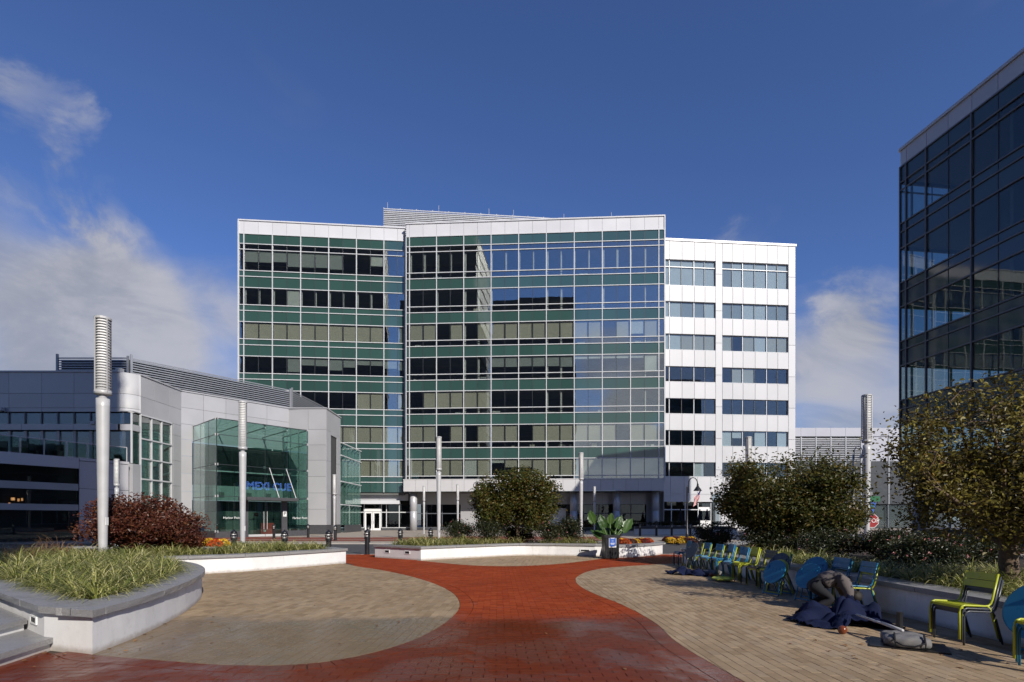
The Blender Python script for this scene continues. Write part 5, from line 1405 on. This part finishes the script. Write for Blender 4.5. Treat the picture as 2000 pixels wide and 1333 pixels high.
def hand(w, d, side):
    """palm with four fingers curled on the cloth and a thumb leaving its side"""
    w = Vector(w); d = Vector(d).normalized(); sd = d.cross(Vector((0,0,1))).normalized()*side; dn = Vector((0,0,-1))
    vs = [w, w+d*.045, w+d*.085]; es = [(0,1),(1,2)]; rs = [.024,(.036,.018),(.038,.016)]
    for k, (off, L) in enumerate(((-.030,.062),(-.010,.072),(.010,.068),(.030,.052))):
        b = w+d*.085+sd*off; i = len(vs)
        vs += [b+d*.012, b+d*(L*.55)+dn*.006, b+d*(L*.85)+dn*.026, b+d*(L*.9)+dn*.048]; es += [(2,i),(i,i+1),(i+1,i+2),(i+2,i+3)]; rs += [.0095,.009,.0085,.0075]
    i = len(vs); b = w+d*.03
    vs += [b+sd*-.038, b+sd*-.062+d*.03+dn*.01, b+sd*-.060+d*.058+dn*.022]; es += [(1,i),(i,i+1),(i+1,i+2)]; rs += [.012,.0105,.009]
    return skin_mesh('hand', [tuple(v) for v in vs], es, rs, M['skin'], person, 1)
hand((.162,-.262,.205), (-.15,-.45,-.6), 1); hand((.28,.075,.115), (.2,-.6,-.35), -1)
for s in (-1, 1):
    y = -.135 if s < 0 else .25; x = -.33 if s < 0 else -.28
    link('shoe', MB().tube([(x-.08,y,.045),(x,y,.05),(x+.09,y,.055),(x+.12,y,.06)], [.028,.042,.045,.03], 10).mesh('shoe', M['black_metal'], True), person)
person.rotation_euler.z = rad(-12)

# ================================================================= PLANTS
def np_mesh(name, v, f, mat, smooth=False):
    me = bpy.data.meshes.new(name); me.from_pydata(v.tolist() if hasattr(v, 'tolist') else v, [], f.tolist() if hasattr(f, 'tolist') else f); me.materials.append(mat)
    if smooth: me.shade_smooth()
    me.update(); return me
RS = np.random.RandomState(5)
def leaves(P, size, rs, flat=.5, ratio=.6, fold=.25):
    """folded leaf (four triangles' worth in two quads) at each point"""
    n = len(P); nrm = rs.normal(size=(n,3)); nrm[:,2] = np.abs(nrm[:,2])+flat; nrm /= np.linalg.norm(nrm, axis=1)[:,None]
    a = rs.normal(size=(n,3)); a -= (a*nrm).sum(1)[:,None]*nrm; a /= np.linalg.norm(a, axis=1)[:,None]; b = np.cross(nrm, a)
    s = size*rs.uniform(.6, 1.35, n)[:,None]; w = s*ratio
    t = P + a*s*.5; bt = P - a*s*.5; up = nrm*s*fold*.8; dr = nrm*s*rs.uniform(-.18,.10,(n,1))
    m1 = P - a*s*.20; m2 = P + a*s*.18
    l1 = m1 + b*w*.40 + up; r1 = m1 - b*w*.40 + up; l2 = m2 + b*w*.42 + up + dr*.3; r2 = m2 - b*w*.42 + up + dr*.3; t = t + dr
    v = np.stack([bt, l1, l2, t, r2, r1], 1).reshape(-1,3); i = np.arange(n)*6
    f = np.concatenate([np.stack([i, i+5, i+4, i+3], 1), np.stack([i, i+3, i+2, i+1], 1)])
    return v, f
def make_tree(name, label, loc, ztrunk, crown_c, crown_r, nleaf, lsize, leafm, seed, group='small plaza trees', barkm='bark', tr=.09, nlimb=9, shape=None, ntwig=7, sparse=.16, lean=0.0):
    rs = np.random.RandomState(seed); t = thing(name, label, 'tree', loc, group)
    cc = np.array(crown_c, float); cr_ = np.array(crown_r, float)
    tr_m = MB(); top = np.array([lean, 0, ztrunk])
    tr_m.tube([(0,0,0),(0.02,0,.15),(lean*.6,.01,ztrunk*.6),(lean,0,ztrunk),(lean*1.2,.0,ztrunk+.25)], [tr*1.35,tr*1.08,tr*.95,tr*.85,tr*.55], 10)
    link('trunk', tr_m.mesh('trunk', M[barkm], True), t)
    bm_ = MB(); tips = []
    for k in range(nlimb):
        while True:
            d = rs.normal(size=3); d[2] = d[2]*.7+.15; d /= np.linalg.norm(d)
            if d[2] > -.55: break
        az_ = 2*math.pi*(k+.5*rs.rand())/nlimb*2.4
        if k < nlimb*.8: h = math.hypot(d[0], d[1]); d[0], d[1] = math.cos(az_)*h, math.sin(az_)*h
        e = cc + d*cr_*rs.uniform(.72, .98); s0 = np.array([lean*1.0, 0, ztrunk*rs.uniform(.72, 1.05)])
        mid = s0*.45+e*.55; mid[2] += -.10*cr_[2]+rs.normal()*.06
        pts = []
        for q in range(7):
            u = q/6; p = (1-u)**2*s0+2*u*(1-u)*mid+u*u*e + rs.normal(size=3)*.025*(0 < q < 6); pts.append(p)
        bm_.tube(pts, [tr*.45*(1-u*.85) for u in [q/6 for q in range(7)]], 6, False)
        for w in range(ntwig):
            u = rs.uniform(.35, 1); i = min(5, int(u*6)); b = pts[i]+(pts[i+1]-pts[i])*(u*6-i)
            dd = rs.normal(size=3); dd[2] = dd[2]*.6+.25; dd /= np.linalg.norm(dd); L = cr_.mean()*rs.uniform(.22,.52)
            e2 = b+dd*L
            q_ = (e2-cc)/cr_; qn = np.linalg.norm(q_)
            if qn > 1.02: e2 = cc+(e2-cc)/qn*rs.uniform(.92,1.05)
            m2 = (b+e2)/2+rs.normal(size=3)*.04
            bm_.tube([b, m2, e2], [tr*.13, tr*.09, tr*.04], 4, False)
            for z in range(3):
                u2_ = rs.uniform(.25, 1.05); tips.append(b+(e2-b)*u2_)
        tips.append(e)
    link('branches', bm_.mesh('branches', M[barkm], True), t)
    tips = np.array(tips)
    idx = rs.randint(len(tips), size=nleaf); sg = cr_.mean()*sparse
    P = tips[idx]+rs.normal(size=(nleaf,3))*sg*rs.uniform(.3,1.2,(nleaf,1))
    q = (P-cc)/cr_; qn = np.linalg.norm(q, axis=1); k = qn > 1.10; P = P[~k]
    v, f = leaves(P, lsize, rs); link('crown', np_mesh('crown', v, f, M[leafm]), t)
    return t
make_tree('small_tree', 'round crowned small tree with green and rust leaves in the middle planter', (.25,23.6,.44), .9, (0,0,1.78), (2.05,1.6,1.52), 34000, .10, 'leaf_mid', 21, nlimb=13, ntwig=9, sparse=.15)
make_tree('small_tree', 'dark dense small tree before the white office, yellow leaves on its top', (8.45,16.2,.44), .8, (.0,0,1.95), (2.2,1.8,1.62), 60000, .085, 'leaf_green', 33, nlimb=16, ntwig=10, sparse=.16)
make_tree('small_tree', 'open branched golden leaved tree at the right edge, nearest of the trees', (7.45,8.1,.44), .85, (-.05,.1,1.78), (1.9,1.5,1.36), 24000, .062, 'leaf_autumn', 47, tr=.12, nlimb=17, ntwig=9, sparse=.15)
def shrub(name, label, cat, loc, r, n, size, mat, seed, group=None, stems=8, petals=None, npet=0, core=.0):
    rs = np.random.RandomState(seed); t = thing(name, label, cat, loc, group); r = np.array(r, float)
    sm = MB()
    for k in range(stems):
        a = rs.uniform(0, 6.28); e = np.array([math.cos(a)*r[0]*.7, math.sin(a)*r[1]*.7, r[2]*rs.uniform(1.0,1.7)]); sm.tube([(0,0,0), e*np.array([.5,.5,.6]), e], [.022,.015,.006], 5, False)
    link('stems', sm.mesh('stems', M['bark']), t)
    nb_ = 26; C = rs.normal(size=(nb_,3)); C /= np.linalg.norm(C, axis=1)[:,None]; C *= rs.uniform(.35,.86,(nb_,1)); C[:,2] = C[:,2]*.95
    P = C[rs.randint(nb_, size=n)]+rs.normal(size=(n,3))*.20
    qn = np.linalg.norm(P, axis=1); P = P[qn < 1.12]; P = P*r+np.array([0,0,r[2]]); P = P[P[:,2] > .02]
    v, f = leaves(P, size, rs); link('foliage', np_mesh('foliage', v, f, M[mat]), t)
    if petals:
        Q = rs.normal(size=(npet,3)); Q /= np.linalg.norm(Q, axis=1)[:,None]; Q = Q*r*1.02+np.array([0,0,r[2]]); Q = Q[Q[:,2] > r[2]*.5]
        Q = np.repeat(Q, 5, 0)+rs.normal(size=(len(Q)*5,3))*.018
        v, f = leaves(Q, .034, rs); link('blossom', np_mesh('blossom', v, f, M[petals]), t)
    return t
shrub('maple_shrub', 'dark red laceleaf maple shrub behind the nearest lamp post, larger left one', 'shrub', (-11.6,16.6,.43), (1.55,1.3,.92), 16000, .085, 'leaf_maple', 3, 'red laceleaf maples')
shrub('maple_shrub', 'dark red laceleaf maple shrub, lower right one beside the orange mums', 'shrub', (-10.35,16.4,.43), (1.2,1.0,.70), 10000, .08, 'leaf_maple', 4, 'red laceleaf maples')
k = 0
for x, Y, w, h in ((895,23.4,.75,.55), (955,23.0,.8,.6), (1075,23.2,.75,.5), (1115,23.4,.7,.62), (1015,24.4,.8,.45)):
    shrub('rose_shrub', ['dark rose shrub left of the middle tree, by the tall lamp','dark rose shrub with pale blooms just left of the middle tree','dark rose shrub right under the middle tree','dark rose shrub between the middle tree and the big leaved plant','low dark shrub under the middle tree'][k], 'shrub', (at_px(x,Y),Y,.44), (w,.6,h), 4200, .06, 'leaf_rose', 50+k, 'rose shrubs in the middle planter', 7, 'petal_pink', 16); k += 1
k = 0
for x, y_, w, d_, h in ((6.55,17.3,.75,.8,.50), (7.4,15.6,.8,.8,.44), (8.3,14.3,.95,.8,.44), (9.3,13.6,.9,.8,.42), (9.4,12.2,1.0,.8,.38), (8.6,11.3,.75,.7,.34), (10.5,14.5,1.0,.9,.40), (11.0,12.8,1.0,.8,.40)):
    shrub('rose_shrub', ['dark rose shrub at the far end of the right planter','dark rose shrub left of the dense tree trunk','dark rose shrub at the dense tree trunk','dark rose shrub right of the dense tree trunk','dark rose shrub below the bright lamp post','low dark shrub behind the blue chair, right of the person','dark shrub under the STOP sign','rightmost dark shrub before the golden tree'][k], 'shrub', (x,y_,.44), (w,d_,h), 5200, .055, 'leaf_rose', 70+k, 'rose shrubs in the right planter', 8, 'petal_pink', 14); k += 1

# variegated grass: clumps of arching blades, one mass per planter
def grass(name, label, pts, L, nblade, mat, seed, width=.011, h=None):
    rs = np.random.RandomState(seed); V_, F_ = [], []; n0 = 0; NS = 5
    for (x, y, z, sc) in pts:
        nb_ = int(nblade*rs.uniform(.8,1.2)); wind = rs.normal()*.3
        for b in range(nb_):
            a = rs.uniform(0, 6.283); l = L*sc*rs.uniform(.6,1.2); lean = rs.uniform(.25,1.0); r0 = rs.uniform(0,.05)
            dx_, dy_ = math.cos(a), math.sin(a); px_, py_ = -dy_, dx_; w = width*rs.uniform(.7,1.3)
            th0 = rs.uniform(.1,.9); bend = rs.uniform(1.3,2.5); ra, zz = r0, z
            for s in range(NS+1):
                u = s/NS
                ww = w*(1-u**2.2*.92)*.5; cx_, cy_ = x+dx_*ra, y+dy_*ra
                V_.append((cx_+px_*ww, cy_+py_*ww, max(z+.004, zz))); V_.append((cx_-px_*ww, cy_-py_*ww, max(z+.004, zz)))
                th = th0+bend*(u+.5/NS)**1.15; ra += math.sin(th)*l/NS; zz += math.cos(th)*l/NS
            for s in range(NS): i = n0+2*s; F_.append((i, i+1, i+3, i+2))
            n0 += 2*(NS+1)
    me = np_mesh(name, V_, F_, M[mat]); o = link(name, me); tag(o, label, None, None, 'stuff'); return o
def scatter(poly, inset, n, seed, mind, z=.44, cond=None):
    rr = random.Random(seed); xs = [p[0] for p in poly]; ys = [p[1] for p in poly]; out = []; inn = offset_poly(poly, -inset); tries = 0
    while len(out) < n and tries < n*60:
        tries += 1; p = (rr.uniform(min(xs), max(xs)), rr.uniform(min(ys), max(ys)))
        if not inside(p, inn) or not inside(p, poly) or (cond and not cond(p)): continue
        if any((p[0]-q[0])**2+(p[1]-q[1])**2 < mind*mind for q in out): continue
        out.append((p[0], p[1], z, rr.uniform(.8,1.2)))
    return out
grass('liriope_grass', 'striped green and cream grass filling the left planter', scatter(OUT_L, .46, 270, 1, .155, cond=lambda p: p[1] < 12.6 and p[0] > -9.5), .50, 60, 'grass_var', 1, .016)
grass('liriope_grass', 'striped grass along the tip of the left planter', scatter(OUT_L, .52, 260, 2, .2, cond=lambda p: p[1] >= 12.6 and (p[0] > -10.2) and not (16.3 < p[1] < 18.4 and p[0] < -9.0)) + scatter(OUT_L, .5, 110, 9, .24, cond=lambda p: 12 < p[1] < 15.2 and p[0] < -9.2), .58, 34, 'grass_var', 2, .017)
grass('liriope_grass', 'striped grass along the front of the middle planter', scatter(OUT_M, .50, 330, 3, .19, cond=lambda p: p[1] < 23.0 and p[0] < 3.6), .62, 32, 'grass_var', 3, .02)
grass('liriope_grass', 'striped grass along the front of the right planter', scatter(OUT_R, .5, 300, 4, .20, cond=lambda p: p[0] < 7.3 and p[1] > 5 or (p[0] < 9 and 6 < p[1] < 10)), .55, 38, 'grass_var', 4, .015)
grass('tan_grass', 'dry tan ornamental grass at the left edge behind the planter', scatter(OUT_L, .5, 26, 5, .3, cond=lambda p: p[0] < -11.9 and 12.5 < p[1] < 15.5), .95, 40, 'grass_tan', 5, .008)
grass('red_grass', 'rusty low groundcover under the middle tree', scatter(OUT_M, .5, 60, 6, .2, cond=lambda p: p[1] > 22.8 and p[0] < 2.5), .36, 30, 'leaf_maple', 6, .018)

# chrysanthemums
def mum(col, x, y, z, r, lab, grp):
    rs = np.random.RandomState(int(abs(x*97+y*31)*10) % 9999); t = thing('chrysanthemum', lab, 'flower', (x, y, z), grp)
    n = 620; d = rs.normal(size=(n,3)); d[:,2] = np.abs(d[:,2]); d /= np.linalg.norm(d, axis=1)[:,None]; P = d*np.array([r,r,r*.86])*rs.uniform(.86,1.03,(n,1))
    v, f = leaves(P, r*.19, rs, .3, .8); link('blossom', np_mesh('blossom', v, f, M['mum_'+col]), t)
    link('foliage', MB().lathe([(r*.75,0),(r*.86,r*.25),(r*.72,r*.52),(r*.45,r*.70),(r*.1,r*.78)], 14).mesh('foliage', M['plant_dark'], True), t); return t
G1_ = 'mums before the glass box'
for x, y_, Y, col, lab in ((393,1050,17.6,'orange','orange mum beside the red maple, leftmost of its bed'),(408,1049,17.9,'yellow','yellow mum, rear one of the left bed'),(410,1053,17.2,'yellow','bright yellow mum at the front of the left bed'),(424,1051,17.9,'red','orange red mum in the left bed'),(420,1055,16.9,'orange','orange mum at the front of the left bed'),(434,1051,17.4,'yellow','yellow mum at the right end of the left bed'),(381,1051,17.1,'red','red mum touching the red maple')):
    mum(col, at_px(x,Y), Y, .66, .24, lab, G1_)
G2_ = 'mums on the round end of the middle planter'
for x, Y, col, lab in ((1207,22.3,'red','red mum next to the litter bin'),(1213,23.0,'yellow','yellow mum behind the red one by the litter bin'),(1221,22.2,'orange','orange mum second from the litter bin'),(1233,22.5,'maroon','dark red mum in the middle of the round planter end'),(1240,22.9,'yellow','yellow mum right of the dark red one'),(1247,23.2,'maroon','second dark red mum on the round planter end'),(1254,23.5,'yellow','yellow mum near the right end of the round planter end'),(1259,23.0,'red','red mum near the right end of the round planter end'),(1265,23.6,'orange','rightmost orange mum on the round planter end')):
    mum(col, at_px(x,Y), Y, .46, .27, lab, G2_)
G3_ = 'mums in the street bed'
k = 0
for x, Y in ((1303,36),(1309,34.5),(1317,36.5),(1313,33.2),(1325,34.8),(1332,36.5),(1331,33),(1342,34.5),(1350,36),(1352,33.4)):
    col = ('maroon','yellow','maroon','yellow','maroon','yellow','yellow','maroon','yellow','maroon')[k]
    mum(col, at_px(x,Y), Y, .06, .34, '%s mum in the shaded street bed, %s' % ({'maroon':'dark red','yellow':'yellow'}[col], ['leftmost at the back','left front of the first yellow','behind the gooseneck side','front left','in the middle','at the back right','front centre','right of the middle','at the far right back','front right'][k]), G3_); k += 1
o = MB().box(10.0,12.6,32.2,37.5,-.05,.05).build('flower_bed_soil', M['soil']); struct(o)

# big leaved elephant ear plant
ear = thing('elephant_ear_plant', 'big leaved tropical plant with bright green leaves behind the litter bin', 'plant', (4.15,22.9,.44))
def ear_leaf(L, W):
    m = MB(); nu_, nv_ = 10, 8
    for i in range(nu_+1):
        u = i/nu_
        w = W*(math.sin(math.pi*min(1,(u*.93+.07))**.75))**.8*(1-.12*math.cos(u*22))
        for j in range(nv_+1):
            v = (j/nv_-.5)*2; y = v*w*.5; back = -.16*L*(1-u)**3*abs(v)
            m.v.append((y, u*L+back, .12*abs(y)*1.2-.30*L*u*u*.6+.015*math.sin(u*40)*abs(v)+.01*math.sin(v*6+u*5)))
    for i in range(nu_):
        for j in range(nv_): m.f.append((i*(nv_+1)+j, i*(nv_+1)+j+1, (i+1)*(nv_+1)+j+1, (i+1)*(nv_+1)+j))
    return m
rr = random.Random(8); meshes = [ear_leaf(.70,.42).mesh('leaf', M['leaf_ear'], True), ear_leaf(.58,.40).mesh('leaf', M['leaf_ear'], True)]
for k in range(22):
    big = k < 8
    a = rr.uniform(0, 6.283); out_ = rr.uniform(.15,.62); hz = rr.uniform(.55,.95) if big else rr.uniform(.25,.7)
    if big: a = (0,.5,2.6,3.1,-.6,-2.5,1.2,-1.5)[k]; out_ = (.55,.3,.4,.7,.35,.35,.1,.1)[k]
    tip = Vector((math.cos(a)*out_, math.sin(a)*out_*.6, hz))
    link('leaf_stem', MB().tube([(math.cos(a)*.08,math.sin(a)*.06,0), (tip.x*.55,tip.y*.5,hz*.55), tip], [.030,.022,.014], 6).mesh('leaf_stem', M['stem_ear'], True), ear)
    o = link('leaf', meshes[k % 2], ear, tip); lean = math.cos(a)*(.25+.5*rr.random())
    o.rotation_euler = (rad(rr.uniform(62,95)) if big else rad(rr.uniform(25,75)), 0, 0)
    q = Matrix.Rotation(rr.uniform(-.7,.7) if big else rr.uniform(-1.6,1.6), 4, 'Z') @ Matrix.Rotation(lean, 4, 'Y') @ o.rotation_euler.to_matrix().to_4x4()
    rib = MB(); Lr = (.70,.58)[k % 2]; rib.tube([(0,u*Lr,-.30*Lr*u*u*.6+.012) for u in (0,.25,.5,.75,.98)], [.012,.010,.008,.006,.003], 5); sub('midrib', rib, M['stem_ear'], o)
    o.rotation_euler = q.to_euler(); s = rr.uniform(.7,1.05) if big else rr.uniform(.55,.9); o.scale = (s,s,s)
# low plants in the cafe planter
shrub('cafe_plants', 'low dark plants in the cafe planter box', 'plant', (17,52.8,.8), (4.6,.35,.28), 3000, .12, 'leaf_rose', 91)
# fallen leaves
rs = np.random.RandomState(12); P = []
for (cx_, cy_, n, s) in ((-4.9,6.6,26,.5),(-5.2,5.9,16,.25),(-3.9,7.5,10,1.0),(0,7,16,2.5),(3.5,8,16,2.0),(4.6,6.2,22,.7),(5.0,9.5,20,1.0)):
    P += [(cx_+rs.normal()*s, cy_+rs.normal()*s, .008) for _ in range(n)]
P = np.array([p for p in P if not any(inside(p, pl) for pl in plots)])
v, f = leaves(P, .05, rs, 6, .6, .1); o = link('fallen_leaves', np_mesh('fallen_leaves', v, f, M['leaf_fallen'])); tag(o, 'scattered fallen leaves on the brick paving', None, None, 'stuff')
for c in proto:
    if not used[c]:
        for ch in list(proto[c].children): bpy.data.objects.remove(ch)
        bpy.data.objects.remove(proto[c])
